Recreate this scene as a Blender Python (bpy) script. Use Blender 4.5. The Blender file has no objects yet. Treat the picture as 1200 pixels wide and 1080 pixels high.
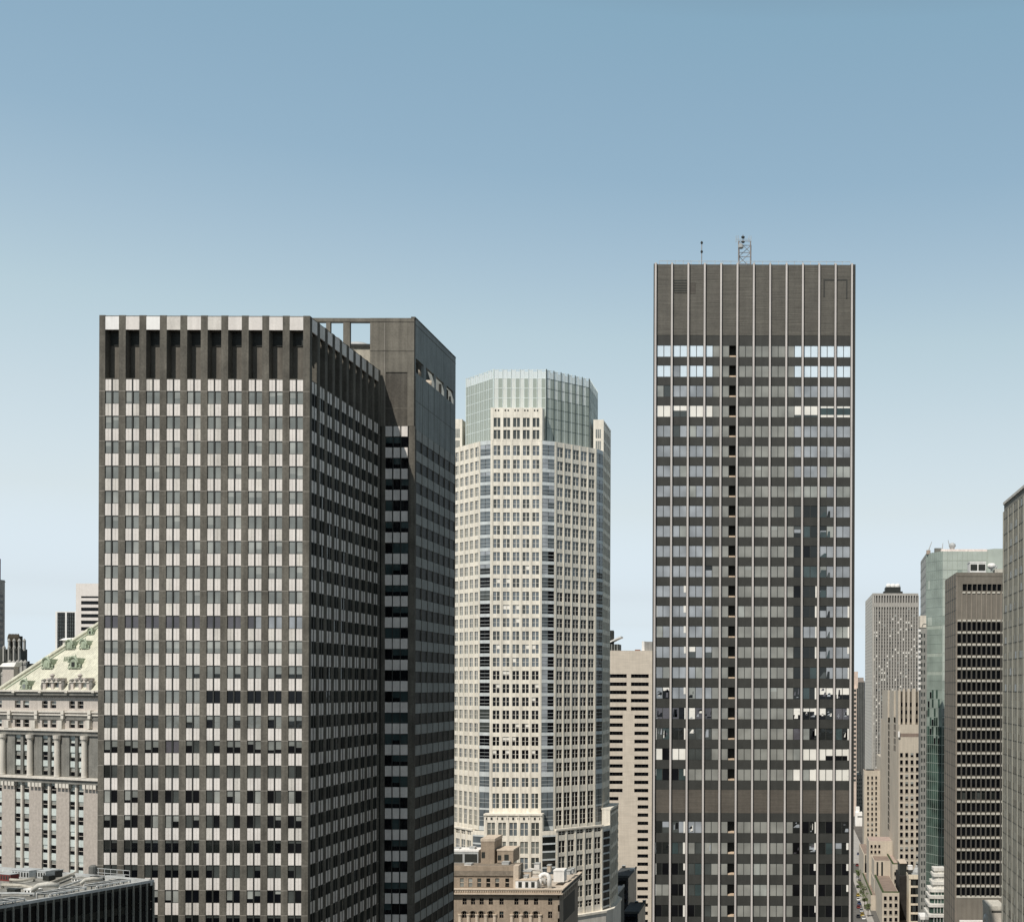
import bpy, math, random
from mathutils import Vector
random.seed(7)
C = bpy.context.scene.collection
scn = bpy.context.scene
H = 110.0                      # eye height over the street
FPX = 1424.0; VX = 922.0; VY = 805.0; ROLL = 0.0035

# ---------------------------------------------------------------- camera
cam_d = bpy.data.cameras.new('camera'); cam = bpy.data.objects.new('camera', cam_d); C.objects.link(cam)
cam.location = (0, 0, H); cam.rotation_euler = (math.pi/2, -ROLL, 0)
cam_d.sensor_width = 36.0; cam_d.lens = FPX/1200*36.0
cam_d.shift_x = (600-VX)/1200; cam_d.shift_y = (VY-540)/1200
cam_d.clip_start = 1.0; cam_d.clip_end = 30000
scn.camera = cam
# ---------------------------------------------------------------- sky, sun, exposure
SUN = Vector((-.44, -1.0, 1.42)).normalized()
el = math.asin(SUN.z); rot = math.atan2(SUN.x, SUN.y)
w = bpy.data.worlds.new('World'); scn.world = w; w.use_nodes = True
nt = w.node_tree; nt.nodes.clear()
out = nt.nodes.new('ShaderNodeOutputWorld'); bg = nt.nodes.new('ShaderNodeBackground')
sky = nt.nodes.new('ShaderNodeTexSky'); sky.sky_type = 'NISHITA'; sky.sun_disc = False
sky.sun_elevation = el; sky.sun_rotation = rot % (2*math.pi)
sky.altitude = 0; sky.air_density = 1.0; sky.dust_density = 2.2; sky.ozone_density = 1.0
# gain by height tunes the sky colour; unseen zenith darkened to cut shade fill
tc = nt.nodes.new('ShaderNodeTexCoord'); sx = nt.nodes.new('ShaderNodeSeparateXYZ'); nt.links.new(tc.outputs['Generated'], sx.inputs[0])
rp_ = nt.nodes.new('ShaderNodeValToRGB'); rp_.color_ramp.interpolation = 'LINEAR'
GA = [(0.0, (1.549, 1.646, 1.882)), (0.0452, (1.549, 1.646, 1.882)), (0.0729, (1.369, 1.378, 1.479)), (0.1414, (1.355, 1.304, 1.201)), (0.2078, (1.347, 1.348, 1.207)), (0.2715, (1.293, 1.386, 1.229)), (0.3269, (1.165, 1.331, 1.254)), (0.3828, (1.03, 1.284, 1.265)), (0.4348, (1.016, 1.314, 1.306)), (0.4805, (1.0, 1.36, 1.346)), (0.62, (.62, .70, .67)), (0.9, (0.36, 0.38, 0.36))]
for i, (zp, g) in enumerate(GA):
    e = rp_.color_ramp.elements[i] if i < 2 else rp_.color_ramp.elements.new(zp)
    e.position = zp; e.color = (g[0]/2, g[1]/2, g[2]/2, 1)
nt.links.new(sx.outputs['Z'], rp_.inputs[0])
gm = nt.nodes.new('ShaderNodeVectorMath'); gm.operation = 'MULTIPLY'
g2 = nt.nodes.new('ShaderNodeVectorMath'); g2.operation = 'SCALE'; g2.inputs['Scale'].default_value = 2
# the photographed sky has no sideways gradient: look the sky up by height only, and stay above the dusty horizon line
zc_n = nt.nodes.new('ShaderNodeMath'); zc_n.operation = 'MAXIMUM'; zc_n.inputs[1].default_value = .05; nt.links.new(sx.outputs['Z'], zc_n.inputs[0])
z2_n = nt.nodes.new('ShaderNodeMath'); z2_n.operation = 'MULTIPLY'; nt.links.new(zc_n.outputs[0], z2_n.inputs[0]); nt.links.new(zc_n.outputs[0], z2_n.inputs[1])
om_n = nt.nodes.new('ShaderNodeMath'); om_n.operation = 'SUBTRACT'; om_n.inputs[0].default_value = 1.0; nt.links.new(z2_n.outputs[0], om_n.inputs[1])
sq_n = nt.nodes.new('ShaderNodeMath'); sq_n.operation = 'SQRT'; nt.links.new(om_n.outputs[0], sq_n.inputs[0])
cv = nt.nodes.new('ShaderNodeCombineXYZ'); nt.links.new(sq_n.outputs[0], cv.inputs['Y']); nt.links.new(zc_n.outputs[0], cv.inputs['Z']); nt.links.new(cv.outputs[0], sky.inputs['Vector'])
hs = nt.nodes.new('ShaderNodeHueSaturation'); hs.inputs['Saturation'].default_value = .62; hs.inputs['Value'].default_value = 1.0
nt.links.new(sky.outputs[0], hs.inputs['Color']); nt.links.new(hs.outputs[0], gm.inputs[0]); nt.links.new(rp_.outputs[0], gm.inputs[1]); nt.links.new(gm.outputs[0], g2.inputs[0]); nt.links.new(g2.outputs[0], bg.inputs[0]); nt.links.new(bg.outputs[0], out.inputs[0])
bg.inputs[1].default_value = .13
sd = bpy.data.lights.new('sun', 'SUN'); sd.energy = 4.4; sd.angle = math.radians(.5); sd.color = (1, .945, .875)
so = bpy.data.objects.new('sun', sd); C.objects.link(so); so.rotation_euler = SUN.to_track_quat('Z', 'Y').to_euler(); so.location = (0, 0, 400)
scn.view_settings.view_transform = 'Standard'; scn.view_settings.look = 'None'
scn.view_settings.exposure = 0.0; scn.view_settings.gamma = 1

# ---------------------------------------------------------------- materials
MATS = {}
def mat(name, col, rough=.85, var=.14, scale=.35, streak=.12, hband=0.0, bump=.0, spec=.3, metal=0, cast=None):
    """weathered solid surface; texture runs in world space"""
    if name in MATS: return MATS[name]
    m = bpy.data.materials.new(name); m.use_nodes = True; n = m.node_tree; p = n.nodes['Principled BSDF']
    geo = n.nodes.new('ShaderNodeNewGeometry')
    def noise(sc, mp=(1, 1, 1), det=3):
        mm = n.nodes.new('ShaderNodeMapping'); mm.inputs['Scale'].default_value = mp
        n.links.new(geo.outputs['Position'], mm.inputs['Vector'])
        t = n.nodes.new('ShaderNodeTexNoise'); t.inputs['Scale'].default_value = sc; t.inputs['Detail'].default_value = det
        n.links.new(mm.outputs[0], t.inputs['Vector']); return t.outputs[0]
    def rng(s, a):
        r = n.nodes.new('ShaderNodeMapRange'); r.inputs[1].default_value = .28; r.inputs[2].default_value = .72
        r.inputs[3].default_value = 1-a; r.inputs[4].default_value = 1+a; n.links.new(s, r.inputs[0]); return r.outputs[0]
    def mul(a, b):
        q = n.nodes.new('ShaderNodeMath'); q.operation = 'MULTIPLY'; n.links.new(a, q.inputs[0]); n.links.new(b, q.inputs[1]); return q.outputs[0]
    f = mul(rng(noise(scale), var), rng(noise(scale*9, det=2), var*.8))
    if streak: f = mul(f, rng(noise(1.3, (1, 1, .05)), streak))
    if hband: f = mul(f, rng(noise(1.0, (.16, .16, 4.5)), hband))
    vm = n.nodes.new('ShaderNodeVectorMath'); vm.operation = 'SCALE'; vm.inputs[0].default_value = col
    n.links.new(f, vm.inputs['Scale']); n.links.new(vm.outputs[0], p.inputs['Base Color'])
    p.inputs['Roughness'].default_value = rough; p.inputs['Specular IOR Level'].default_value = spec; p.inputs['Metallic'].default_value = metal
    if bump:
        b = n.nodes.new('ShaderNodeBump'); b.inputs['Distance'].default_value = bump; b.inputs['Strength'].default_value = .6
        n.links.new(noise(1.0, (.2, .2, 5) if hband else (2, 2, 2)), b.inputs['Height']); n.links.new(b.outputs[0], p.inputs['Normal'])
    MATS[name] = m; return m
def glass(name, col, ior=1.5, rough=.06, var=.25, scale=.33):
    """window with a room, a blind or a painted reflection behind it: dark or pale body under a glossy, slightly wavy front"""
    if name in MATS: return MATS[name]
    m = bpy.data.materials.new(name); m.use_nodes = True; n = m.node_tree; p = n.nodes['Principled BSDF']
    geo = n.nodes.new('ShaderNodeNewGeometry')
    t = n.nodes.new('ShaderNodeTexNoise'); t.inputs['Scale'].default_value = scale; t.inputs['Detail'].default_value = 1
    n.links.new(geo.outputs['Position'], t.inputs['Vector'])
    r = n.nodes.new('ShaderNodeMapRange'); r.inputs[1].default_value = .3; r.inputs[2].default_value = .7; r.inputs[3].default_value = 1-var; r.inputs[4].default_value = 1+var
    n.links.new(t.outputs[0], r.inputs[0])
    vm = n.nodes.new('ShaderNodeVectorMath'); vm.operation = 'SCALE'; vm.inputs[0].default_value = col
    n.links.new(r.outputs[0], vm.inputs['Scale']); n.links.new(vm.outputs[0], p.inputs['Base Color'])
    p.inputs['Roughness'].default_value = rough; p.inputs['IOR'].default_value = ior
    t2 = n.nodes.new('ShaderNodeTexNoise'); t2.inputs['Scale'].default_value = .8; n.links.new(geo.outputs['Position'], t2.inputs['Vector'])
    b = n.nodes.new('ShaderNodeBump'); b.inputs['Distance'].default_value = .03; b.inputs['Strength'].default_value = .35
    n.links.new(t2.outputs[0], b.inputs['Height']); n.links.new(b.outputs[0], p.inputs['Normal'])
    MATS[name] = m; return m
def seethrough(name, col, tr):
    m = bpy.data.materials.new(name); m.use_nodes = True; n = m.node_tree; p = n.nodes['Principled BSDF']
    p.inputs['Base Color'].default_value = (*col, 1); p.inputs['Roughness'].default_value = .12; p.inputs['IOR'].default_value = 1.6
    p.inputs['Alpha'].default_value = 1-tr
    MATS[name] = m; return m

# ---------------------------------------------------------------- geometry helpers
def ray(px, py):
    dx = px-VX; dy = py-VY
    return Vector(((dx+ROLL*dy)/FPX, 1.0, -(dy-ROLL*dx)/FPX))
def at(px, py, D):
    r = ray(px, py); return Vector((r.x*D, D, H+r.z*D))
def at_z(px, py, z):
    r = ray(px, py); t = (z-H)/r.z; return Vector((r.x*t, t, z))
def proj(p):
    t = p[1]
    if t <= 1: return None
    dx = p[0]/t*FPX; dy = -(p[2]-H)/t*FPX
    return (VX+dx-ROLL*dy, VY+dy+ROLL*dx)
class Frame:
    def __init__(s, ox, oy, ux, uy):
        l = math.hypot(ux, uy); s.o = (ox, oy); s.u = (ux/l, uy/l); s.n = (uy/l, -ux/l)
    def pt(s, u, z, d): return (s.o[0]+s.u[0]*u+s.n[0]*d, s.o[1]+s.u[1]*u+s.n[1]*d, z)
    def hit(s, px, py, d=0.0):
        r = ray(px, py); ox = s.o[0]+s.n[0]*d; oy = s.o[1]+s.n[1]*d
        t = (s.n[0]*ox+s.n[1]*oy)/(s.n[0]*r.x+s.n[1]*r.y)
        return ((r.x*t-ox)*s.u[0]+(r.y*t-oy)*s.u[1], H+r.z*t)
    def U(s, px, py=800, d=0.0): return s.hit(px, py, d)[0]
    def Z(s, px, py, d=0.0): return s.hit(px, py, d)[1]
def front(D, x=0.0): return Frame(x, D, 1, 0)
class MB:
    def __init__(s): s.v = []; s.f = []; s.m = []; s.mats = []
    def mi(s, m):
        if m not in s.mats: s.mats.append(m)
        return s.mats.index(m)
    def quad(s, pts, m):
        k = len(s.v); s.v += [tuple(p) for p in pts]; s.f.append(tuple(range(k, k+len(pts)))); s.m.append(s.mi(m))
    def hexa(s, P, m):      # P: 4 bottom (ccw from above) + 4 top
        k = len(s.v); s.v += [tuple(p) for p in P]; i = s.mi(m)
        for f in ((0, 3, 2, 1), (4, 5, 6, 7), (0, 1, 5, 4), (1, 2, 6, 5), (2, 3, 7, 6), (3, 0, 4, 7)):
            s.f.append(tuple(k+a for a in f)); s.m.append(i)
    def box(s, F, u0, u1, z0, z1, d0, d1, m):   # d0 inner, d1 outer
        if u0 > u1: u0, u1 = u1, u0
        if z0 > z1: z0, z1 = z1, z0
        if d0 > d1: d0, d1 = d1, d0
        s.hexa([F.pt(u0, z0, d1), F.pt(u1, z0, d1), F.pt(u1, z0, d0), F.pt(u0, z0, d0),
                F.pt(u0, z1, d1), F.pt(u1, z1, d1), F.pt(u1, z1, d0), F.pt(u0, z1, d0)], m)
        return s
    def abox(s, x0, x1, y0, y1, z0, z1, m):
        s.hexa([(x0, y0, z0), (x1, y0, z0), (x1, y1, z0), (x0, y1, z0), (x0, y0, z1), (x1, y0, z1), (x1, y1, z1), (x0, y1, z1)], m); return s
    def pbox(s, F, px0, px1, py0, py1, d0, d1, m):
        mx = (px0+px1)/2; my = (py0+py1)/2
        return s.box(F, F.U(px0, my, d1), F.U(px1, my, d1), F.Z(mx, py1, d1), F.Z(mx, py0, d1), d0, d1, m)
    def prism(s, poly, z0, z1, m, mtop=None):
        k = len(s.v); n = len(poly); i = s.mi(m); j = s.mi(mtop or m)
        s.v += [(x, y, z0) for x, y in poly]+[(x, y, z1) for x, y in poly]
        for a in range(n):
            b = (a+1) % n; s.f.append((k+a, k+b, k+n+b, k+n+a)); s.m.append(i)
        s.f.append(tuple(k+n+a for a in range(n))); s.m.append(j)
        s.f.append(tuple(k+a for a in reversed(range(n)))); s.m.append(i); return s
    def tube(s, pts, r, m, seg=8, r2=None):
        pts = [Vector(p) for p in pts]; i = s.mi(m); rings = []
        for q, p in enumerate(pts):
            d = (pts[min(q+1, len(pts)-1)]-pts[max(q-1, 0)]).normalized()
            a = d.cross(Vector((0, 0, 1)) if abs(d.z) < .9 else Vector((1, 0, 0))).normalized(); b = d.cross(a)
            rr = r if r2 is None else r+(r2-r)*q/(len(pts)-1)
            k = len(s.v)
            for t in range(seg):
                an = 2*math.pi*t/seg; s.v.append(tuple(p+a*math.cos(an)*rr+b*math.sin(an)*rr))
            rings.append(k)
        for q in range(len(rings)-1):
            for t in range(seg):
                t2 = (t+1) % seg; s.f.append((rings[q]+t, rings[q]+t2, rings[q+1]+t2, rings[q+1]+t)); s.m.append(i)
        s.f.append(tuple(rings[0]+t for t in reversed(range(seg)))); s.m.append(i)
        s.f.append(tuple(rings[-1]+t for t in range(seg))); s.m.append(i); return s
    def lathe(s, cx, cy, prof, m, seg=16, sx=1, sy=1):
        k = len(s.v); i = s.mi(m)
        for r, z in prof:
            for t in range(seg):
                an = 2*math.pi*t/seg; s.v.append((cx+r*sx*math.cos(an), cy+r*sy*math.sin(an), z))
        for q in range(len(prof)-1):
            for t in range(seg):
                t2 = (t+1) % seg; s.f.append((k+q*seg+t, k+q*seg+t2, k+(q+1)*seg+t2, k+(q+1)*seg+t)); s.m.append(i)
        s.f.append(tuple(k+(len(prof)-1)*seg+t for t in range(seg))); s.m.append(i); return s
    def add(s, o):
        k = len(s.v); s.v += o.v
        for f, m in zip(o.f, o.m):
            s.f.append(tuple(k+a for a in f)); s.m.append(s.mi(o.mats[m]))
    def area(s):
        q = [proj(p) for p in s.v]
        if not q or any(a is None for a in q): return 0
        x0 = min(a[0] for a in q); x1 = max(a[0] for a in q); y0 = min(a[1] for a in q); y1 = max(a[1] for a in q)
        cx = (x0+x1)/2; cy = (y0+y1)/2
        if cx < 0 or cx > 1200 or cy > 1080 or cy < 0: return 0
        return (x1-x0)*(y1-y0)
    def build(s, name, parent=None, smooth=False):
        me = bpy.data.meshes.new(name)
        x = [p[0] for p in s.v]; y = [p[1] for p in s.v]; z = [p[2] for p in s.v]
        c = Vector(((min(x)+max(x))/2, (min(y)+max(y))/2, min(z)))
        me.from_pydata([(p[0]-c.x, p[1]-c.y, p[2]-c.z) for p in s.v], [], s.f)
        for m in s.mats: me.materials.append(m)
        for pl, mi in zip(me.polygons, s.m):
            pl.material_index = mi; pl.use_smooth = smooth
        me.update()
        o = bpy.data.objects.new(name, me); C.objects.link(o)
        if parent is not None:
            o.parent = parent; o.location = c-WP[parent.name]
        else: o.location = c
        WP[o.name] = c
        return o
WP = {}
def tag(o, label=None, cat=None, group=None, kind=None):
    if label: o['label'] = label
    if cat: o['category'] = cat
    if group: o['group'] = group
    if kind: o['kind'] = kind
    return o
def empty(name, loc, label, cat, group=None):
    o = bpy.data.objects.new(name, None); C.objects.link(o); o.location = loc; WP[o.name] = Vector(loc)
    o.empty_display_size = 2; return tag(o, label, cat, group)
class Bld:
    def __init__(s, name, x, y, label, cat='building', group=None, z=0):
        s.root = empty(name, (x, y, z), label, cat, group); s.it = {}
    def part(s, name, mb, smooth=False): return mb.build(name, s.root, smooth)
    def add(s, name, mb): s.it.setdefault(name, []).append(mb)
    def done(s, limit=100):
        for name, L in s.it.items():
            L = sorted(L, key=lambda q: -round(q.area(), 1))
            if len(L) <= limit: first, rest = L, []
            else: first, rest = L[:limit], L[limit:]
            for q in first: q.build(name, s.root)
            if rest:
                t = MB()
                for q in rest: t.add(q)
                tag(t.build(name, s.root), kind='stuff')
        s.it = {}
# panes: spec = list of (fraction, material) from the top down
def pane(mb, F, u0, u1, z0, z1, d, spec, th=.08):
    z = z1
    tot = sum(a for a, b in spec)
    for a, m in spec:
        zz = z-(z1-z0)*a/tot
        mb.box(F, u0, u1, zz, z, d-th, d, m); z = zz

# ---------------------------------------------------------------- palette
BRONZE = mat('dark_granite', (.112, .103, .085), var=.22, streak=.28, bump=.02)
BRJOINT = mat('granite_joint', (.24, .22, .19))
ENAMEL = mat('white_enamel_panel', (.68, .635, .59), rough=.55, var=.07, streak=.09)
ENAMEL2 = mat('aged_enamel_panel', (.59, .555, .505), rough=.6, var=.1, streak=.15)
ENAMEL3 = mat('new_enamel_panel', (.80, .78, .75), rough=.5, var=.04)
DARKMET = mat('dark_metal', (.035, .036, .032), rough=.5)
RECESS = mat('recess_wall', (.128, .116, .097), streak=.25)
LOUV = mat('dark_shade_and_backing', (.028, .03, .026), rough=.6)
ROOFG = mat('roof_gravel', (.30, .29, .26), scale=.8)
ROOFD = mat('roof_dark', (.07, .075, .075), scale=.8)
G_GREEN = glass('glass_grey_green', (.185, .195, .178), 1.75)
G_LIGHT = glass('glass_pale_blind', (.30, .31, .285), 1.6)
G_DARK = glass('glass_dark_room_and_reflection', (.012, .014, .013), 1.5)  # dark rooms, and dark reflections painted into panes
G_SLATE = glass('glass_slate', (.055, .062, .058), 1.6)
G_PURP = glass('glass_purple_grey', (.085, .08, .09), 1.6)
G_LILAC = glass('glass_lilac', (.30, .32, .34), 1.6)
G_SKY = glass('glass_bright_sky', (.66, .76, .83), 1.6, var=.06)  # sky brightness put into the pane colour
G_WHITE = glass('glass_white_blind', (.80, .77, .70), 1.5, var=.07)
G_GREY = glass('glass_grey_blind', (.255, .255, .23), 1.5, var=.2)
G_TEAL = glass('glass_teal', (.035, .055, .055), 1.6)
G_BLUEGR = glass('glass_blue_grey', (.12, .14, .15), 1.7)
G_SIDE = mat('glass_shaded_side', (.014, .016, .015), rough=.45, var=.5, spec=.08, streak=0)  # dark matte copy of the glass: shade of the sides put into colour
DSLOT = mat('dark_slot', (.014, .013, .011), rough=1, spec=0)
G_BLACK = glass('glass_black', (.004, .0045, .006), 1.35, var=.5)
RAILM = mat('galvanised_steel', (.42, .43, .42), rough=.5)
WHITEP = mat('white_paint_and_lit_edge', (.78, .76, .72), var=.06)

# ================================================================ ground and street
asphalt = mat('asphalt', (.12, .115, .105), scale=.15, streak=0, var=.2)
cityg = mat('city_ground', (.11, .10, .088), scale=.02, streak=0, var=.3)
pavem = mat('paving', (.36, .34, .31), scale=.3, streak=0)
m = MB(); m.quad([(-6000, -3000, 0), (6000, -3000, 0), (6000, 12000, 0), (-6000, 12000, 0)], cityg); tag(m.build('ground'), kind='structure')
m = MB(); m.quad([(15, 250, .004), (51, 250, .004), (51, 2600, .004), (15, 2600, .004)], asphalt); tag(m.build('road'), kind='structure')
m = MB(); m.abox(38.3, 41.4, 300, 720, .008, .14, pavem); m.abox(42, 52.5, 760, 1075, .008, .14, pavem); tag(m.build('pavement'), kind='structure')
m = MB()
for k in range(120):
    y = 420+k*9
    m.quad([(24.8, y, .012), (25.0, y, .012), (25.0, y+3.5, .012), (24.8, y+3.5, .012)], WHITEP)
    m.quad([(29.6, y, .012), (29.8, y, .012), (29.8, y+3.5, .012), (29.6, y+3.5, .012)], WHITEP)
tag(m.build('lane_marking'), kind='structure')

# ================================================================ dark granite tower (left, with wing)
Y1 = 185.0
F = front(Y1); XL = F.U(115.2, 700); XR = F.U(362.2, 700)
F = Frame(XL, Y1, 1, 0)
Yw = XR*FPX/((446-VX)+ROLL*(700-VY)); Ls = Yw-Y1
FS = Frame(XR, Y1, 0, 1)
B = Bld('office_tower', (XL+XR)/2, Y1+16, 'dark granite tower with paired white spandrel panels and a taller blank-topped rear wing', 'skyscraper')
PX1 = 125
z = lambda py: F.Z(PX1, py)
zt = F.Z(240, 369.6); zwp0 = z(370.6); zwp1 = z(386); zre = z(443)
pitch = 3.118; wfirst = .91; ww = 2.08
core = MB(); D1 = .30
core.abox(XL+.3, XR-D1, Y1+D1, Yw+8, 0, z(443.6), DARKMET)
core.abox(XL+.3, XR-1.5, Y1+1.5, Yw-.1, z(443.55), zt-1.2, RECESS)
B.part('wall', core)
par = MB(); par.abox(XL+.3, XR-1.4, Y1+1.4, Yw-.1, zt-1.2, zt-.9, ROOFG)
B.part('roof', par)
NR = 25
def t1_state(i, c, h, side):  # lower rows: reflected buildings put into the pane colours
    R = random.random()
    if side:
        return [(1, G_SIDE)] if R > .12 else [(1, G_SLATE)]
    f_ = random.uniform(.25, .85)
    if i < 9:
        if R < .18: return [(f_, G_LIGHT), (1-f_, G_GREEN)]
        if R < .25: return [(1, G_LIGHT)]
        return [(1, G_GREEN)]
    if i == 9: return [(1, G_PURP)] if c*2+h < 15 else [(1, G_LILAC)]
    if i == 10: return [(.6, G_LIGHT), (.4, G_GREEN)]
    if i == 11:
        if c*2+h in (9, 11, 13, 17, 18, 19) : return [(.65, G_GREEN), (.35, G_DARK)]
        return [(1, G_GREEN)]
    if i == 12:
        if c >= 5: return [(1, G_BLACK)]
        return [(1, G_GREEN)]
    if i == 13:
        if c < 3: return [(1, G_SLATE)]
        return [(f_, G_GREEN), (1-f_, G_DARK)] if R < .5 else ([(.3, G_GREEN), (.7, G_BLACK)] if R < .7 else [(1, G_GREEN)])
    if i == 14:
        if c == 3: return [(1, G_PURP)]
        return [(f_, G_GREEN), (1-f_, G_BLACK)] if R < .7 else [(1, G_SLATE)]
    if i == 15: return [(1, G_SLATE)] if R < .8 else [(1, G_DARK)]
    if i in (16, 17, 20):
        if R < .35: return [(1, G_BLACK)]
        if R < .7: return [(f_, G_LIGHT if R < .5 else G_GREEN), (1-f_, G_BLACK)]
        return [(1, G_SLATE)] if R < .85 else [(1, G_LIGHT)]
    if i in (18, 21): return [(.2, G_SLATE), (.8, G_BLACK)] if R < .7 else [(1, G_DARK)]
    return [(.4, G_SLATE), (.6, G_BLACK)] if R < .6 else [(1, G_SLATE)]
def t1_face(F, nb, side):
    ENAMEL = MATS['white_enamel_panel']
    L = nb*pitch-1.04+2*wfirst
    for b in range(nb+1):
        if b == 0: u0, u1 = 0, wfirst
        elif b == nb: u0, u1 = wfirst+(nb-1)*pitch+ww, wfirst+(nb-1)*pitch+ww+1.02
        else: u0, u1 = wfirst+(b-1)*pitch+ww, wfirst+b*pitch
        if side and b == 0: continue
        dd = -1.55 if b < nb or side else -wfirst
        q = MB()
        q.box(F, u0, u1, 0, z(443.6), -D1-.05 if (b < nb or side) else -wfirst, 0, BRONZE)
        q.box(F, u0, u1, z(443.6), zt, dd, 0, BRONZE)
        for i in range(NR):                       # stone course joints at each floor
            zz = z(457.8+29.22*i); q.box(F, u0, u1, zz-.09, zz+.02, -.05, .012, BRJOINT)
        B.add('pier', q)
    for b in range(nb):
        u0 = wfirst+b*pitch; u1 = u0+ww; um = (u0+u1)/2
        q = MB(); q.box(F, um-.11, um+.11, 0, z(443.2), -.28, -.04, DARKMET); B.add('mullion', q)
        q = MB(); q.box(F, u0, u1, zwp1, zwp0, -.25, -.03, ENAMEL3 if b in (0, 2) and not side else ENAMEL); q.box(F, u0, u1, zwp0, zt-.05, -1.4, -.06, BRONZE); B.add('parapet_panel', q)
        q = MB(); q.box(F, u0, u1, z(402), zwp1-.02, -1.6, -1.42, LOUV)  # dark slatted panel carries the shadow band at the recess top
        for k in range(5): q.box(F, u0, u1, z(402)+.3*k, z(402)+.3*k+.08, -1.42, -1.36, DARKMET)
        B.add('louvre_shade_band', q)
        q = MB(); q.box(F, u0, u1, z(444), z(443), -1.5, -.05, BRONZE); B.add('ledge', q)
        for i in range(NR):
            y0 = 443.6+29.22*i
            q = MB()
            for (a, c_) in ((u0+.02, um-.11), (um+.11, u1-.02)):
                mid = (a+c_)/2; ENAMEL = ENAMEL2 if random.random() < .16 else MATS['white_enamel_panel']
                q.box(F, a, mid-.015, z(y0+14.0), z(y0), -.28, -.08, ENAMEL)
                q.box(F, mid+.015, c_, z(y0+14.0), z(y0), -.28, -.08, ENAMEL)
            B.add('spandrel', q)
            q = MB()
            for h, (a, c_) in enumerate(((u0+.02, um-.11), (um+.11, u1-.02))):
                pane(q, F, a+.05, c_-.04, z(y0+28.6), z(y0+14.9), -.16, t1_state(i, b, h, side))
            q.box(F, u0, u1, z(y0+14.9), z(y0+14.05), -.28, -.10, DARKMET)
            q.box(F, u0, u1, z(y0+29.2), z(y0+28.6), -.28, -.10, DARKMET)
            B.add('window', q)
t1_face(F, 10, False); t1_face(FS, 10, True)
# wing
XW = front(Yw).U(485.2, 700)
YE = XW*FPX/((533-VX)+ROLL*(700-VY))
FW = Frame(XR, Yw, 1, 0); FWS = Frame(XW, Yw, 0, 1)
WST = mat('wing_granite', (.148, .135, .111), var=.14, streak=.22, hband=.05)
WSTD = mat('wing_stained_panel', (.085, .077, .064), var=.2, streak=.3)
ztw = FW.Z(450, 372.6); zw = lambda py: FW.Z(465, py)
q = MB()
q.abox(XR-3, XW-.3, Yw+.3, YE, 0, zw(499), DARKMET)
q.abox(XR-.0, XW-.02, Yw+.35, YE, zw(499), zw(440), WST)
B.part('wall', q)
q = MB()                                             # blank upper front and the open screen
q.pbox(FW, 433.5, 452, 372.6, 499, -.6, 0, WST)
q.pbox(FW, 452, 477.5, 372.6, 436, -.6, 0, WST)
q.pbox(FW, 477.5, 485.2, 372.6, 499, -.6, 0, WST)
q.pbox(FW, 345, 433.5, 372.6, 377.6, -.6, 0, WST)
for a, b in ((382, 387), (402, 410), (345, 366)): q.pbox(FW, a, b, 377.6, 440, -.6, 0, WST)
B.part('screen_wall', q)
q = MB(); q.pbox(FW, 452, 477.5, 436, 499, -.9, -.12, WSTD)
q.pbox(FW, 452, 477.5, 478, 479, -.3, -.09, WST)
B.part('stained_panel', q)
q = MB(); q.pbox(FW, 433.5, 485, 410.6, 411.5, -.1, .03, WSTD); q.pbox(FW, 450.2, 451, 378, 499, -.1, .03, BRJOINT); q.pbox(FW, 366, 485, 376.4, 377.3, -.1, .04, WSTD); B.part('seam', q)
WSD = mat('wing_side_slate', (.26, .28, .27), var=.1, streak=.15)
LW = YE-Yw
q = MB(); zs0 = FWS.Z(487, 436); zs1 = FWS.Z(487, 419.5); zsw = FWS.Z(486, 502)
q.box(FWS, .6, LW, zsw, zs0, -.5, 0, WSD); q.box(FWS, .6, LW, zs1, ztw, -.5, 0, WSD)
ops = [FWS.U(px, 430) for px in (487.2, 496.8, 499.2, 509.0, 511.0, 520.5, 523.5, 531.5)]
edges = [.6]+ops+[LW]
for k in range(0, len(edges), 2):
    q.box(FWS, edges[k], edges[k+1], zs0, zs1, -.5, 0, WSD)
q.box(FWS, .0, LW, ztw, ztw+.25, -.7, .05, BRONZE)
for k in range(1, 7): q.box(FWS, .9+k*(LW-.9)/7-.03, .9+k*(LW-.9)/7+.03, zsw, zs0-.3, -.1, .025, BRONZE)
q.box(FWS, .6, LW, ztw-1.1, ztw-1.0, -.1, .03, BRONZE); q.box(FWS, .6, LW, (zs0+zsw)/2, (zs0+zsw)/2+.06, -.1, .03, BRONZE)
B.part('screen_wall', q)
q = MB(); q.abox(XR-3, XW-.6, YE-.6, YE-.02, zw(440), ztw, WSD); B.part('screen_wall', q)
q = MB(); q.abox(XW-6.3, XW-6.0, Yw+1.5, YE-.8, zw(440), ztw-1, LOUV)  # dark wall added behind the side openings so they read dark
for a, b in ((0, 1), (6, 7)): q.box(FWS, ops[a]-.2, ops[b]+.2, zs0-.3, zs1+.3, -1.5, -1.1, LOUV)
B.part('added_dark_backing', q)
wq = [450.6, 459.6, 468.8, 478.0]
for i in range(27):
    y0 = 499.3+24.86*i
    for c in range(3):
        q = MB(); q.pbox(FW, wq[c]+.4, wq[c+1]-.4, y0, y0+12, -.28, -.05, ENAMEL); B.add('spandrel', q)
        q = MB(); R = random.random()
        sp = [(1, G_BLACK)] if R < .4 else ([(.6, G_TEAL), (.4, G_BLACK)] if R < .75 else [(1, G_TEAL)])
        pane(q, FW, FW.U(wq[c]+.5), FW.U(wq[c+1]-.5), zw(y0+24.3), zw(y0+12.8), -.15, sp); B.add('window', q)
for a, b in ((446.2, 450.6), (478.0, 485.2)):
    q = MB(); q.box(FW, FW.U(a), FW.U(b), 0, zw(499.2), -.35, 0, BRONZE); B.add('pier', q)
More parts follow.
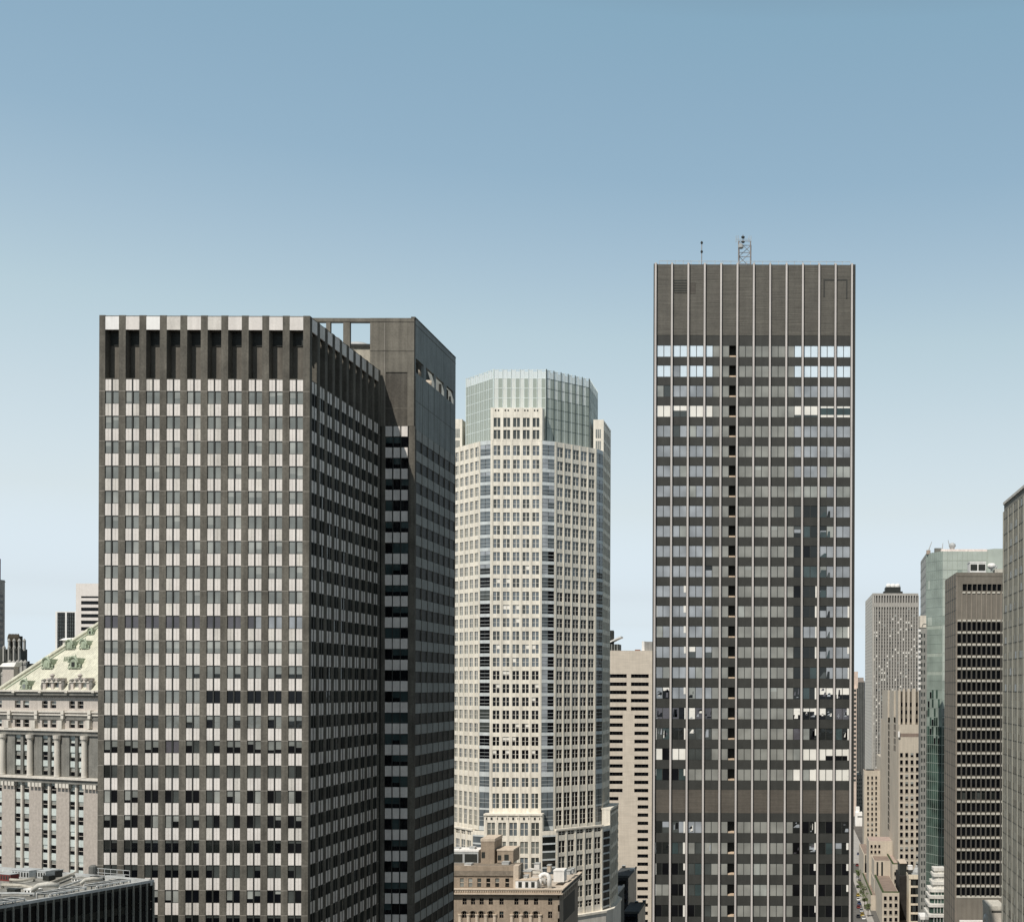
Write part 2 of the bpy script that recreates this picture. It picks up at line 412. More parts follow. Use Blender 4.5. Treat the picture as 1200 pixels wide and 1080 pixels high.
for a in wq[1:3]:
    q = MB(); q.box(FW, FW.U(a-.45), FW.U(a+.45), 0, zw(499.2), -.3, -.02, DARKMET); B.add('mullion', q)
WSP = mat('wing_spandrel_grey', (.33, .335, .315), var=.1)
nb = 7; bp = (LW-.9)/nb
for i in range(26):
    yy0 = zsw-3.79*i
    q = MB(); q.box(FWS, .5, LW, yy0-1.75, yy0, -.3, -.03, WSP); B.add('spandrel', q)
    for b in range(nb):
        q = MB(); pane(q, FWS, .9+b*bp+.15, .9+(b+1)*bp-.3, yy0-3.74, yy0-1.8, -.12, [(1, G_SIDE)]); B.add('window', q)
for b in range(nb+1):
    q = MB(); q.box(FWS, .9+b*bp-.18, .9+b*bp+.05, 0, zsw, -.3, .03, BRONZE); B.add('mullion', q)
q = MB(); q.box(FWS, .37, .65, 0, zsw, -.4, .02, BRONZE); B.add('pier', q)
B.done()
# equipment on the wing deck
deck = zw(440)
q = MB(); p0 = at(404, 405, 224); p1 = at(434, 405, 224)
q.abox(p0.x-4, p1.x, 224, 232, deck, p0.z-.3, mat('tan_render', (.42, .39, .32))); q.abox(p0.x-4.3, p1.x+.3, 223.7, 232.3, p0.z-.3, p0.z+.25, LOUV)
tag(q.build('roof_plant_room'), 'tan plant room with a dark flat lid behind the open screen wall', 'plant room')
q = MB(); cc = at(419, 403, 228)
q.lathe(cc.x, 228, [(2.0, p0.z+.25), (2.1, p0.z+.7), (1.7, p0.z+1.2), (1.0, p0.z+1.6), (.3, p0.z+1.8)], RAILM, 20, 1.5, 1)
tag(q.build('cooling_fan', smooth=True), 'round grey fan dome seen through the open screen of the dark granite tower', 'roof fan')
q = MB(); cc = at(396, 395, 226)
q.lathe(cc.x, 224, [(1.3, deck), (1.3, cc.z-1.2), (1.0, cc.z-.7), (.3, cc.z-.5)], RAILM, 16)
tag(q.build('exhaust_stack', smooth=True), 'short round grey stack left of the fan dome behind the open screen', 'exhaust stack')
for k, (px, py, nm, lb) in enumerate(((503, 437, 'bent_duct', 'tan bent duct behind the second opening of the slate side screen'), (515, 446, 'roof_fan_box', 'pale fan box behind the third opening of the slate side screen'))):
    q = MB(); cc = FWS.pt(FWS.U(px, py), 0, -2.0); zz = zs0-1
    tan = mat('tan_metal', (.5, .44, .36))
    if k == 0:
        q.tube([(cc[0], cc[1]-1.6, deck), (cc[0], cc[1]-1.5, zz+1.6), (cc[0], cc[1]-.6, zz+3.0), (cc[0], cc[1]+.8, zz+2.8), (cc[0], cc[1]+1.6, deck)], .55, tan, 10)
    else:
        q.abox(cc[0]-1, cc[0]+1, cc[1]-1.5, cc[1]+1.5, deck, zz+1.2, LOUV); q.abox(cc[0]-1.1, cc[0]+1.1, cc[1]-1.6, cc[1]+1.6, zz+1.2, zz+1.7, WHITEP)
        q.lathe(cc[0], cc[1], [(1.1, zz+1.7), (1.2, zz+2.6), (.7, zz+3.2)], tan, 12)
    tag(q.build(nm), lb, 'duct' if k == 0 else 'roof fan')

# ================================================================ frontal tower with pale mullions
Y2 = 229.0
F = front(Y2); xl = F.U(765.4, 500); xr = F.U(1002.0, 500)
F = Frame(0, Y2, 1, 0)
B = Bld('office_tower', (xl+xr)/2, Y2+16, 'tall flat-fronted grey tower with thin pale vertical mullions and a brown louvred crown', 'skyscraper')
LBR = mat('brown_louvre', (.096, .089, .074), var=.12, hband=.16, streak=.10, bump=.08, rough=.6)
LBR2 = mat('brown_louvre_band', (.098, .085, .069), var=.10, hband=.12, streak=.1, bump=.05, rough=.6)
RIB = mat('dark_ribbed_panel', (.040, .040, .035), rough=.6, var=.12, scale=.6)
MUL = mat('pale_mullion', (.52, .48, .45), rough=.5, var=.05)
TAN = mat('tan_sill', (.55, .42, .30))
zz2 = lambda py: F.Z(882, py)
q = MB(); q.abox(xl+.3, xr-.3, Y2+1.5, Y2+36, 0, zz2(312), LOUV); B.part('wall', q)
for a, b in ((xl, xl+.45), (xr-.45, xr)):
    q = MB(); q.box(F, a, b, 0, zz2(309.6), -36, .05, RIB); B.add('corner_post', q)
mx = [F.U(768.9+19.155*k, 400)+.0 for k in range(13)]
m0 = F.U(768.65, 309); m1 = F.U(998.4, 311)
mx = [m0+(m1-m0)*k/12 for k in range(13)]
for x in mx:
    q = MB(); q.box(F, x-.17, x+.17, 0, zz2(309.0), -.3, .42, MUL); q.box(F, x-.26, x+.26, 0, zz2(309.4), -.35, .10, DARKMET); B.add('mullion', q)
q = MB(); q.box(F, xl+.3, xr-.3, zz2(393), zz2(310.3), -1.6, -.02, LBR); B.part('louvre_crown', q)
q = MB(); q.box(F, xl+.3, xr-.3, zz2(952.3), zz2(925.2), -1.6, -.04, LBR2); B.part('louvre_band', q)
q = MB(); q.pbox(F, 790, 805.5, 328, 343, -.05, .03, LOUV)
for k in range(5): q.pbox(F, 790, 805.5, 330+3*k, 331+3*k, -.05, .06, LBR)
B.part('exhaust_louvre', q)
q = MB(); q.pbox(F, 808.5, 815, 331, 344, -.05, .02, mat('stained_louvre', (.085, .077, .066), hband=.2)); B.part('exhaust_louvre', q)
q = MB()
q.pbox(F, 965, 993, 327, 328.6, -.05, .03, RIB); q.pbox(F, 965, 966.5, 328.6, 348, -.05, .03, RIB); q.pbox(F, 991.5, 993, 328.6, 350, -.05, .03, RIB)
B.part('hatch_frame', q)
q = MB(); q.abox(xl+.2, xr-.2, Y2+.1, Y2+36, zz2(311), zz2(309.8), ROOFD); B.part('roof', q)
rows = [405.1+23.45*i for i in range(13)]+[709.9+23.9*i for i in range(9)]
rows = [r-.3 for r in rows]
rows2 = [962.4+24.5*i for i in range(8)]
allrows = rows+rows2
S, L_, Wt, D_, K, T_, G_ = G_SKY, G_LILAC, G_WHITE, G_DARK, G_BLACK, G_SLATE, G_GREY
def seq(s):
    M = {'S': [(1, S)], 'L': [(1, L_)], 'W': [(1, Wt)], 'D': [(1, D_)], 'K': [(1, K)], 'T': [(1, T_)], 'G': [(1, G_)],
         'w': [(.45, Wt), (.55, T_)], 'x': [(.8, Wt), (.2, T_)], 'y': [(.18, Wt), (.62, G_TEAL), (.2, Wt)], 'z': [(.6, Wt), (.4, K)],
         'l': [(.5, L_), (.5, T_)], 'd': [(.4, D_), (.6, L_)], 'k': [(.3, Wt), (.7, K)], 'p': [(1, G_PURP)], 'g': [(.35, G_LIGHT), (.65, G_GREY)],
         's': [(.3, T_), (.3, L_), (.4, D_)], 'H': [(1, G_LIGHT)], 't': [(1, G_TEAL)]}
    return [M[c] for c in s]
ST = ['SSSSSSS|GGGGGGG|SSSSSSS', 'SSLSSSS|GGGGGGG|SSSSSSS', 'HTLLLLL|GGGGGGG|LLLLLLL', 'WWwwWWW|GGGGGGG|xxxyyyy',  # pane colours paint the reflected sky and a reflected dark tower
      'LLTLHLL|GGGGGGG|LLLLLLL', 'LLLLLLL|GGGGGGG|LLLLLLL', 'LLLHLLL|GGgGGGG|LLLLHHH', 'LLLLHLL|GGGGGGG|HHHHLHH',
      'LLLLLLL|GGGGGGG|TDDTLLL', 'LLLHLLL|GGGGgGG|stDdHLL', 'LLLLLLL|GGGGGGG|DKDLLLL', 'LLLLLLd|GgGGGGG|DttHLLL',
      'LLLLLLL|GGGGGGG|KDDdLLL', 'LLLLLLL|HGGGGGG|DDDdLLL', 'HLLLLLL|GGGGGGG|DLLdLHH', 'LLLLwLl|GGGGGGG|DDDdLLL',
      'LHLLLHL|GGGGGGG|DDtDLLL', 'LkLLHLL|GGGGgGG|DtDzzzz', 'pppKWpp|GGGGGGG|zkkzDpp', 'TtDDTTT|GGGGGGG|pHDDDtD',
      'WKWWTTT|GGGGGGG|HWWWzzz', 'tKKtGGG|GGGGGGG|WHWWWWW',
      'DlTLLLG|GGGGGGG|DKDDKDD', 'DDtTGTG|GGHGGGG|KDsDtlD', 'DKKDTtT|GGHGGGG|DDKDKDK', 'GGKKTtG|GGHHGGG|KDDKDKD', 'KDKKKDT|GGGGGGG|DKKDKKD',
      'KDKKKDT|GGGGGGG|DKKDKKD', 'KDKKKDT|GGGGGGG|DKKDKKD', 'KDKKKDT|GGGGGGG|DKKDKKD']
hp = (mx[1]-mx[0])/2
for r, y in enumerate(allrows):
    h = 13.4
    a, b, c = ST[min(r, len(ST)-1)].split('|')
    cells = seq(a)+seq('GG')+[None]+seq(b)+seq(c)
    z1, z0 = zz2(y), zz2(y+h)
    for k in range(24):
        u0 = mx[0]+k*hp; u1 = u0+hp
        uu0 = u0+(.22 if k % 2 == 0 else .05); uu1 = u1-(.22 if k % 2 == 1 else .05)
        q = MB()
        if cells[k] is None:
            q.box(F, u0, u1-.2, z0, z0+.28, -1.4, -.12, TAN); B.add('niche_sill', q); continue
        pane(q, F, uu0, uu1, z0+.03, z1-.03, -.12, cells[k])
        if k % 2 == 0: q.box(F, u1-.05, u1+.05, z0, z1, -.3, -.06, RIB)
        if r > 11 and k in (0, 3, 19, 23) and random.random() < .8:
            e = random.uniform(.25, .5); zl = z0 if random.random() < .6 else z0+(z1-z0)*.4
            if k == 0: q.box(F, uu0, uu0+e*.5, zl, z1, -.12, -.09, G_WHITE)
            else: q.box(F, uu1-e, uu1, zl, z1, -.12, -.09, G_WHITE)
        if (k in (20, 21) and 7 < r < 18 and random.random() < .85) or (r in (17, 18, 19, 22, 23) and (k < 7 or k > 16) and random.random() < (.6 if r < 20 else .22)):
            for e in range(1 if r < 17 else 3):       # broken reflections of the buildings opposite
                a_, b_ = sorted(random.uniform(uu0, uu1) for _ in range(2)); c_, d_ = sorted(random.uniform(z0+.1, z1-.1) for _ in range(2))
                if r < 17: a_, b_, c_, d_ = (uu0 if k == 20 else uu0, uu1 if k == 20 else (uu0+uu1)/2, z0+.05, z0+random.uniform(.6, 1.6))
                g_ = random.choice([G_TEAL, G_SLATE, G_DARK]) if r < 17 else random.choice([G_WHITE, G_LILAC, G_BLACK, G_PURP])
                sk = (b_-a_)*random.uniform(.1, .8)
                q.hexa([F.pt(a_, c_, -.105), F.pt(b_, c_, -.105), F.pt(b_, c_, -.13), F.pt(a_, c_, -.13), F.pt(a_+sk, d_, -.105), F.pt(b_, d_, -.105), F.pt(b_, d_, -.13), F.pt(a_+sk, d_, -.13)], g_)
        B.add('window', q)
    nxt = allrows[r+1] if r+1 < len(allrows) else y+24.5
    if r == 21: z3 = zz2(925.2); 
    else: z3 = zz2(nxt)
    q = MB(); q.box(F, xl+.3, xr-.3, z3+.02, z0, -.4, -.05, RIB); B.add('spandrel', q)
for a, b in ((393, 404.8), (952.3, 962.2)):
    q = MB(); q.box(F, xl+.3, xr-.3, zz2(b), zz2(a), -.4, -.06, RIB); B.add('spandrel', q)
B.done()
# roof rail and aerials
zr = zz2(309.6)
q = MB()
for k in range(25):
    x = xl+1+k*(xr-xl-2)/24; q.abox(x-.04, x+.04, Y2+.5, Y2+.58, zr-.05, zr+.75, RAILM)
q.abox(xl+1, xr-1, Y2+.5, Y2+.56, zr+.68, zr+.76, RAILM)
tag(q.build('roof_railing'), 'thin steel railing along the roof edge of the tall flat-fronted tower', 'railing')
q = empty('lattice_mast', at(872.5, 309, 236), 'steel lattice aerial mast standing on the roof of the tall flat-fronted tower', 'aerial mast'); root = q
rust = mat('rusty_steel', (.27, .25, .24))
c0 = at(872.7, 309, 236); zb = zr-.1; zh = at(872, 285, 236).z
q = MB(); hw = 1.15
cs = [(c0.x-hw, 234.9), (c0.x+hw, 234.9), (c0.x+hw, 237.1), (c0.x-hw, 237.1)]
for x, y in cs: q.tube([(x, y, zb), (x, y, zh)], .13, rust, 6)
n = 3
for k in range(n+1):
    zz = zb+(zh-zb)*k/n
    for a in range(4):
        p, r = cs[a], cs[(a+1) % 4]; q.tube([(*p, zz-.02), (*r, zz-.02)], .07, rust, 5)
        if k < n:
            zz2_ = zb+(zh-zb)*(k+1)/n
            q.tube([(*p, zz), (*r, zz2_)] if (a+k) % 2 else [(*r, zz), (*p, zz2_)], .06, rust, 5)
q.build('lattice', root)
q = MB(); zt2 = at(872, 275, 236).z
q.tube([(c0.x-.35, 236, zh), (c0.x-.35, 236, zt2)], .07, rust, 6)
q.tube([(c0.x-1.7, 236, zt2-.9), (c0.x+1.2, 236, zt2-.9)], .05, RAILM, 5)
for x in (-1.7, -1.3, .8, 1.2): q.tube([(c0.x+x, 236, zt2-1.5), (c0.x+x, 236, zt2-.2)], .05, RAILM, 5)
q.build('aerial_arm', root)
for zz in (zt2-.5, zt2-1.4):
    q = MB(); q.lathe(c0.x-.35, 236, [(.1, zz-.25), (.35, zz-.1), (.35, zz+.1), (.1, zz+.25)], DARKMET, 10); q.build('beacon', root)
q = MB(); q.lathe(c0.x-.7, 234.7, [(.1, zh-1.6), (.5, zh-1.4), (.5, zh-.8), (.1, zh-.6)], RAILM, 10); q.build('dish', root)
root = empty('pole_aerial', at(822, 309, 233), 'thin pole aerial with two dark knobs on the roof left of the lattice mast', 'aerial')
c1 = at(822.3, 300, 233)
q = MB(); q.tube([(c1.x, 233, zr-.1), (c1.x, 233, at(822, 283, 233).z)], .09, rust, 6); q.build('pole', root)
for py in (284.5, 295):
    zz = at(822, py, 233).z; q = MB(); q.lathe(c1.x, 233, [(.08, zz-.3), (.24, zz-.1), (.24, zz+.1), (.08, zz+.3)], DARKMET, 8); q.build('knob', root)

# ================================================================ cream octagonal tower with glass crown
CX, CY = -82.8, 395.1
CREAM = mat('cream_precast', (.75, .70, .60), var=.08, streak=.14, rough=.7)
CREAM2 = mat('cream_precast_darker', (.68, .635, .56), var=.06, streak=.1, rough=.7)  # slightly darker cream for bars, recess backs and the base
PALEB = mat('pale_blue_spandrel', (.55, .58, .575), rough=.4, var=.08)
B = Bld('octagonal_tower', CX, CY, 'cream octagonal tower with a greenish glass crown right of the dark granite tower', 'skyscraper')
def octf(a, h, k):
    an = math.radians(-90+45*k); n = (math.cos(an), math.sin(an)); u = (-n[1], n[0])
    return Frame(CX+a*n[0]-h*u[0], CY+a*n[1]-h*u[1], u[0], u[1])
def octpoly(a, h, ins=0):
    P = []
    for k in range(8):
        f = octf(a-ins, h, k); P += [f.pt(0, 0, 0)[:2], f.pt(2*h, 0, 0)[:2]]
    return P
ZF = Frame(0, 371, 1, 0); z3 = lambda py: ZF.Z(604, py)
A0, H0 = 24.1, 7.9
zc0 = z3(516)      # top of the general shaft
q = MB(); q.prism(octpoly(A0, H0, .45), 0, zc0-.6, mat('dark_core', (.05, .052, .05)), ROOFG); B.part('wall', q)
rowsU = [(521.9, 533.3)]+[(538.5+15.45*i, 548.9+15.45*i) for i in range(24)]+[(911.0, 921.5), (929.3, 946.7)]
lowz = z3(973)
def win3(F, u0, u1, z0, z1, state, d=-.28, bars=1):
    q = MB(); um = (u0+u1)/2
    pane(q, F, u0, um-.10, z0, z1, d, state()); pane(q, F, um+.10, u1, z0, z1, d, state())
    q.box(F, um-.10, um+.10, z0, z1, -.4, d+.09, CREAM)
    for k in range(bars):
        zz = z0+(z1-z0)*(k+1)/(bars+1); q.box(F, u0, u1, zz-.05, zz+.05, -.4, d+.05, CREAM2)
    return q
def st_u(yy, k):
    def f():
        R = random.random()
        if k == 0:
            if 780 < yy < 880: return [(1, G_BLACK)] if R < .8 else [(.4, G_WHITE), (.6, G_BLACK)]
            if 655 < yy < 780 and R < .2: return [(.5, G_WHITE), (.5, G_BLUEGR)]
            return [(1, G_BLUEGR)] if R < .8 else [(1, G_SLATE)]
        if k == 1:
            if yy > 690: return [(1, G_BLACK)] if R < .7 else [(1, G_DARK)]
            return [(1, G_SLATE)] if R < .7 else [(1, G_BLUEGR)]
        if k == 7: return [(1, G_BLUEGR)] if R < .5 else [(1, G_GREEN)]
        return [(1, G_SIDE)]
    return f
def t3_face(a, h, k, rows, ztop, zbot, tall=()):
    F = octf(a, h, k); L = 2*h; bp = (L-.9)/5; wz = MB()
    # piers
    for b in range(6):
        c = .45+b*bp; pw = .47 if k not in (1, 2) else .36; w_ = pw if 0 < b < 5 else .45
        wz.box(F, c-w_, c+w_, zbot, ztop, -.47, .0, CREAM)
        wz.box(F, c-.13, c+.13, zbot, ztop, 0, .10, CREAM)
    zprev = ztop
    for (y0, y1) in rows:
        z1, z0 = z3(y0), z3(y1)
        for b in range(5):
            u0 = .45+b*bp+pw; u1 = .45+(b+1)*bp-pw
            wz.box(F, u0, u1, z1, zprev, -.46, -.06, CREAM)
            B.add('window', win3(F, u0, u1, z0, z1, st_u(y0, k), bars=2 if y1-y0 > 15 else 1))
        zprev = z0
    for b in range(5):
        u0 = .45+b*bp+pw; u1 = .45+(b+1)*bp-pw
        wz.box(F, u0, u1, zbot, zprev, -.46, -.06, CREAM)
    B.part('facade', wz)
    return F
raise_z = z3(477.6)
for k in (0, 1, 2, 6, 7):
    rr = list(rowsU)
    if k in (1, 7, 2, 6): rr = rowsU+[(950, 968)]
    t3_face(A0, H0, k, rr, zc0, z3(973) if k else z3(973))
# raised attic blocks over the four cardinal faces
for k in (0, 2, 6):
    F = octf(A0, H0, k); L = 2*H0; bp = (L-.9)/5; q = MB()
    ws = [(489.4, 500.2), (503.7, 514.3)]
    for b in range(6):
        c = .45+b*bp; q.box(F, c-.45, c+.45, zc0, raise_z, -3.2, .06, CREAM)
    for b in range(5):
        u0 = .9+b*bp; u1 = .45+(b+1)*bp-.45; zp = raise_z-.05
        for (y0, y1) in ws+[(514.3, 515.9)]:
            if y1 == 515.9: q.box(F, u0, u1, zc0, z3(514.3), -3.2, -.02, CREAM); break
            q.box(F, u0, u1, z3(y0), zp, -3.2, -.02, CREAM)
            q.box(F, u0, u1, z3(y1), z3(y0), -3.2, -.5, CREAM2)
            um = (u0+u1)/2
            B.add('window', win3(F, u0, u1, z3(y1), z3(y0), lambda: [(1, G_SLATE)], bars=0))
            zp = z3(y1)
        for s_ in (-.45, .45):
            q.box(F, (u0+u1)/2+s_-.22, (u0+u1)/2+s_+.22, z3(481.8), z3(479.8), -.03, .02, DARKMET)
    if k in (2, 6):      # glazed slots in the end that faces the viewer
        fe_ = Frame(F.pt(0, 0, -3.2)[0], F.pt(0, 0, 0)[1], 1, 0) if k == 2 else Frame(F.pt(L, 0, 0)[0], F.pt(L, 0, 0)[1], 1, 0)
        for (y0, y1) in ws:
            w_ = MB()
            for c_ in (.75, 1.35, 1.95): pane(w_, fe_, c_, c_+.42, z3(y1), z3(y0), .05, [(1, G_GREEN)])
            B.add('window', w_)
    B.part('attic_block', q)
# glazed corners
for k in (0, 1, 6, 7):
    f0 = octf(A0, H0, k); f1 = octf(A0, H0, (k+1) % 8)
    a = f0.pt(2*H0, 0, 0); b = f1.pt(0, 0, 0)
    F = Frame(a[0], a[1], b[0]-a[0], b[1]-a[1]); L = math.hypot(b[0]-a[0], b[1]-a[1])
    zp = zc0; q = MB()
    for (y0, y1) in rowsU+[(950, 968)]:
        q = MB(); q.box(F, .05, L-.05, z3(y0-1.2), zp, -.5, -.05, PALEB); B.add('corner_band', q)
        w_ = MB(); R = random.random()
        g = G_BLUEGR if y0 < 655 else random.choice([G_BLACK, G_BLACK, G_DARK, G_SLATE])
        if k in (0,) and y0 > 640: g = G_BLACK if R < .8 else G_DARK
        if y0 > 880: g = G_BLUEGR
        sp = [(.35, G_LILAC), (.65, g)] if R < .3 and y0 < 700 else [(1, g)]
        pane(w_, F, .08, L*.5, z3(y1), z3(y0-1.2), -.14, [(1, G_LILAC if random.random() < .5 else G_BLUEGR)] if k == 0 and y0 < 900 else sp); pane(w_, F, L*.5, L-.08, z3(y1), z3(y0-1.2), -.14, sp)
        zm = (z3(y1)+z3(y0))/2
        for zz in (zm-.6, zm+.5): w_.box(F, .05, L-.05, zz, zz+.09, -.3, -.06, PALEB)
        w_.box(F, L*.5-.05, L*.5+.05, z3(y1), z3(y0-1.2), -.3, -.07, RIB)
        B.add('corner_window', w_); zp = z3(y1)
    q = MB(); q.box(F, .05, L-.05, z3(973), zp, -.5, -.05, PALEB); B.add('corner_band', q)
# lower, wider shaft
A1, H1 = 26.8, 8.8
rowsL = [(962.4, 977.6), (984.5, 998.5), (1003, 1016.5), (1021.5, 1035), (1040, 1053.5), (1058.5, 1066)]
zl0 = z3(972.4)
q = MB(); q.prism(octpoly(A1, H1, .45), 0, zl0-.5, MATS['dark_core'], ROOFG); B.part('wall', q)
ZS = z3
for k in (0, 1, 2, 6, 7):
    top = z3(954) if k in (0, 2, 6) else zl0
    F = octf(A1, H1, k); L = 2*H1; bp = (L-.9)/5; q = MB(); rws = rowsL if k in (0, 2, 6) else [(973.6, 978)]+rowsL[1:]
    for b in range(6):
        c = .45+b*bp; q.box(F, c-.5, c+.5, 0, top, -.47 if top == zl0 else -2.6, 0, CREAM); q.box(F, c-.14, c+.14, 0, top, 0, .12, CREAM)
    zp = top-.02
    for (y0, y1) in rws:
        z1, z0 = z3(y0), z3(y1)
        for b in range(5):
            u0 = .45+b*bp+.5; u1 = .45+(b+1)*bp-.5
            q.box(F, u0, u1, z1, zp, -.46 if z1 < zl0 else -2.6, -.05, CREAM)
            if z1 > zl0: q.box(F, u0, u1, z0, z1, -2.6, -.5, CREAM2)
            um = (u0+u1)/2; w_ = MB(); g = [G_GREEN, G_BLUEGR, G_SLATE][random.randrange(3)] if k in (0, 7) else random.choice([G_DARK, G_BLACK, G_SLATE])
            pane(w_, F, u0, um-.1, z0, z1, -.3, [(1, g)]); pane(w_, F, um+.1, u1, z0, z1, -.3, [(1, g)]); w_.box(F, um-.1, um+.1, z0, z1, -.45, -.18, CREAM)
            w_.box(F, u0, um-.1, (z0+z1)/2-.06, (z0+z1)/2+.06, -.4, -.25, CREAM2); w_.box(F, um+.1, u1, (z0+z1)/2-.06, (z0+z1)/2+.06, -.4, -.25, CREAM2)
            B.add('window', w_)
        zp = z0
    q.box(F, .9, L-.9, 0, zp, -.46, -.05, CREAM2)
    B.part('facade', q)
    q = MB(); q.box(F, -.1, L+.1, top, top+.5, -.7 if top == zl0 else -2.8, .3, CREAM)
    if top != zl0:
        for b in range(11): q.box(F, .3+b*(L-1.2)/10, .9+b*(L-1.2)/10, top-1.3, top-.6, -.02, .06, DARKMET)
    B.part('cornice', q)
for k in (0, 1, 6, 7):
    f0 = octf(A1, H1, k); f1 = octf(A1, H1, (k+1) % 8)
    a = f0.pt(2*H1, 0, 0); b = f1.pt(0, 0, 0)
    F = Frame(a[0], a[1], b[0]-a[0], b[1]-a[1]); L = math.hypot(b[0]-a[0], b[1]-a[1]); q = MB()
    for i in range(14):
        zz = zl0-1.2-2.4*i
        q = MB(); q.box(F, .05, L-.05, zz-.5, zz, -.5, -.02, PALEB); B.add('corner_band', q)
        w_ = MB(); pane(w_, F, .08, L-.08, zz-2.4, zz-.5, -.14, [(1, random.choice([G_SLATE, G_BLUEGR, G_DARK] if k in (0, 7) else [G_BLACK, G_DARK]))]); B.add('corner_window', w_)
    q = MB(); q.box(F, 0, L, zl0-1.2, zl0, -.6, .0, CREAM); B.add('corner_band', q)
# lowest step
q = MB(); q.prism(octpoly(27.9, 9.2), 0, z3(1076), CREAM2, CREAM); B.part('base', q)
q = MB(); q.prism(octpoly(28.2, 9.3), z3(1076), z3(1073.5), CREAM, CREAM); B.part('base_cornice', q)
# glass crown
G1 = seethrough('crown_glass_green', (.38, .42, .365), .14)
G2 = seethrough('crown_glass_pale', (.74, .76, .71), .22)
G3 = seethrough('crown_glass_top', (.78, .82, .80), .38)
FINM = mat('crown_fin', (.72, .78, .76), rough=.4, var=.04)
FIND = mat('crown_frame', (.09, .11, .10), rough=.5)
AC, HC = 19.6, 8.0
FC = Frame(0, 375.5, 1, 0); zc = lambda py: FC.Z(609, py)
zb, ztp = zc0-1, zc(433.2)
for k in range(8):
    F = octf(AC, HC, k); L = 2*HC; nm = 6 if k % 2 == 0 else 6
    q = MB(); mp = L/(nm*2)
    for j in range(nm*2):
        u0, u1 = j*mp+.05, (j+1)*mp-.05
        g = G2 if j % 2 == 0 else G1
        if k in (6, 7): g = G1
        q.box(F, u0, u1, zb, zc(466), -.06, 0, G1 if k else g)
        q.box(F, u0, u1, zc(466), zc(443.4), -.06, 0, g)
        q.box(F, u0, u1, zc(443.2), ztp-(.5 if j % 2 else 0), -.06, 0, G3)
    B.part('crown_glass', q)
    q = MB()
    for j in range(nm*2+1): q.box(F, j*mp-.05, j*mp+.05, zb, ztp+.25, -.15, .2 if j % 2 == 0 else .05, FINM if k != 1 else (FINM if j % 2 else FIND))
    for py in (443.3, 454.8, 466.2, 477.8, 489.4, 501): q.box(F, 0, L, zc(py)-.07, zc(py)+.07, -.12, .04, FINM if k in (0, 6, 7) else FIND)
    q.box(F, 0, L, ztp-.12, ztp, -.1, .03, FINM)
    B.part('crown_frame', q)
q = MB()
for k in range(8):
    f = octf(AC-3.6, 6.4, k); 
q.prism(octpoly(AC-3.4, 6.5), zb, zc(447), mat('crown_inner_wall', (.50, .54, .50), streak=.1), ROOFG); B.part('plant_room', q)
B.done()

# ================================================================ beige slab with strip windows
Y4 = 567.0; F = front(Y4)
BE = mat('beige_precast', (.58, .51, .42), var=.06, streak=.06, hband=.10)
B = Bld('strip_window_slab', F.U(738), Y4+12, 'beige slab with two stacks of black strip windows beside the octagonal tower', 'building')
x0, x1 = F.U(700), F.U(764.5)
F = Frame(0, Y4, 1, 0); zz = lambda py: F.Z(738, py)
ry = [789.6+9.58*i for i in range(34)]
q = MB(); q.abox(x0+.6, x1-.6, Y4+1.2, Y4+25, 0, zz(766), LOUV)
q.box(F, x0, x1, zz(ry[0]), zz(762.6), -1.3, 0, BE)
def cols(i):
    if i < 5: return [(713.9, 734.4), (739.4, 760.2)]
    if i < 15: return [(713.9, 730.0), (743.6, 760.2)]
    return [(713.9, 725.2), (747.6, 760.2)]
for i, y in enumerate(ry):
    z1 = zz(y); z0 = zz(y+4.2); zn = zz(y+9.58)
    q.box(F, x0, x1, zn, z0, -1.3, 0, BE)
    e = [700]+[v for c in cols(i) for v in c]+[764.5]
    for k in range(0, len(e), 2): q.box(F, F.U(e[k]) if k else x0, F.U(e[k+1]) if k < 4 else x1, z0, z1, -1.3, -.003, BE)
    for a, b in cols(i):
        w_ = MB(); pane(w_, F, F.U(a), F.U(b), z0, z1, -.55, [(1, G_BLACK)])
        n = max(2, int((b-a)/4)); 
        for j in range(1, n): 
            u = F.U(a)+(F.U(b)-F.U(a))*j/n; w_.box(F, u-.06, u+.06, z0, z1, -.56, -.5, DARKMET)
        B.add('window', w_)
q.box(F, x0, x1, 0, zz(ry[-1]+9.58), -1.3, 0, BE)
B.part('wall', q); q = MB(); q.abox(x0, x1, Y4, Y4+25, zz(762.55), zz(762.0), BE); B.part('roof', q); B.done()
def rbox(name, label, cat, px0, px1, py0, py1, D, dep, m, mtop=None, extra=None, group=None):
    p = at(px0, py1, D); r = at(px1, py0, D); q = MB()
    q.abox(p.x, r.x, D, D+dep, p.z-.1, r.z, m)
    if mtop: q.abox(p.x-.1, r.x+.1, D-.1, D+dep+.1, r.z, r.z+(r.z-p.z)*.12, mtop)
    if extra: extra(q, p, r, D)
    return tag(q.build(name), label, cat, group)
def arcroof(q, p, r, D):
    n = 8; w_ = r.x-p.x
    for k in range(n):
        a = k/n; b = (k+1)/n; f = lambda t: r.z+1.0+math.cos(t*math.pi*.9)*.9*(-1)+t*1.2
        q.hexa([(p.x-1+a*(w_+2), D-.4, f(a)-.0), (p.x-1+b*(w_+2), D-.4, f(b)), (p.x-1+b*(w_+2), D+8, f(b)), (p.x-1+a*(w_+2), D+8, f(a)),
                (p.x-1+a*(w_+2), D-.4, f(a)+.7), (p.x-1+b*(w_+2), D-.4, f(b)+.7), (p.x-1+b*(w_+2), D+8, f(b)+.7), (p.x-1+a*(w_+2), D+8, f(a)+.7)], WHITEP)
    for j in range(4):
        u = p.x+w_*(j+.5)/4; q.abox(u-.1, u+.1, D-.15, D, p.z, r.z, RAILM)
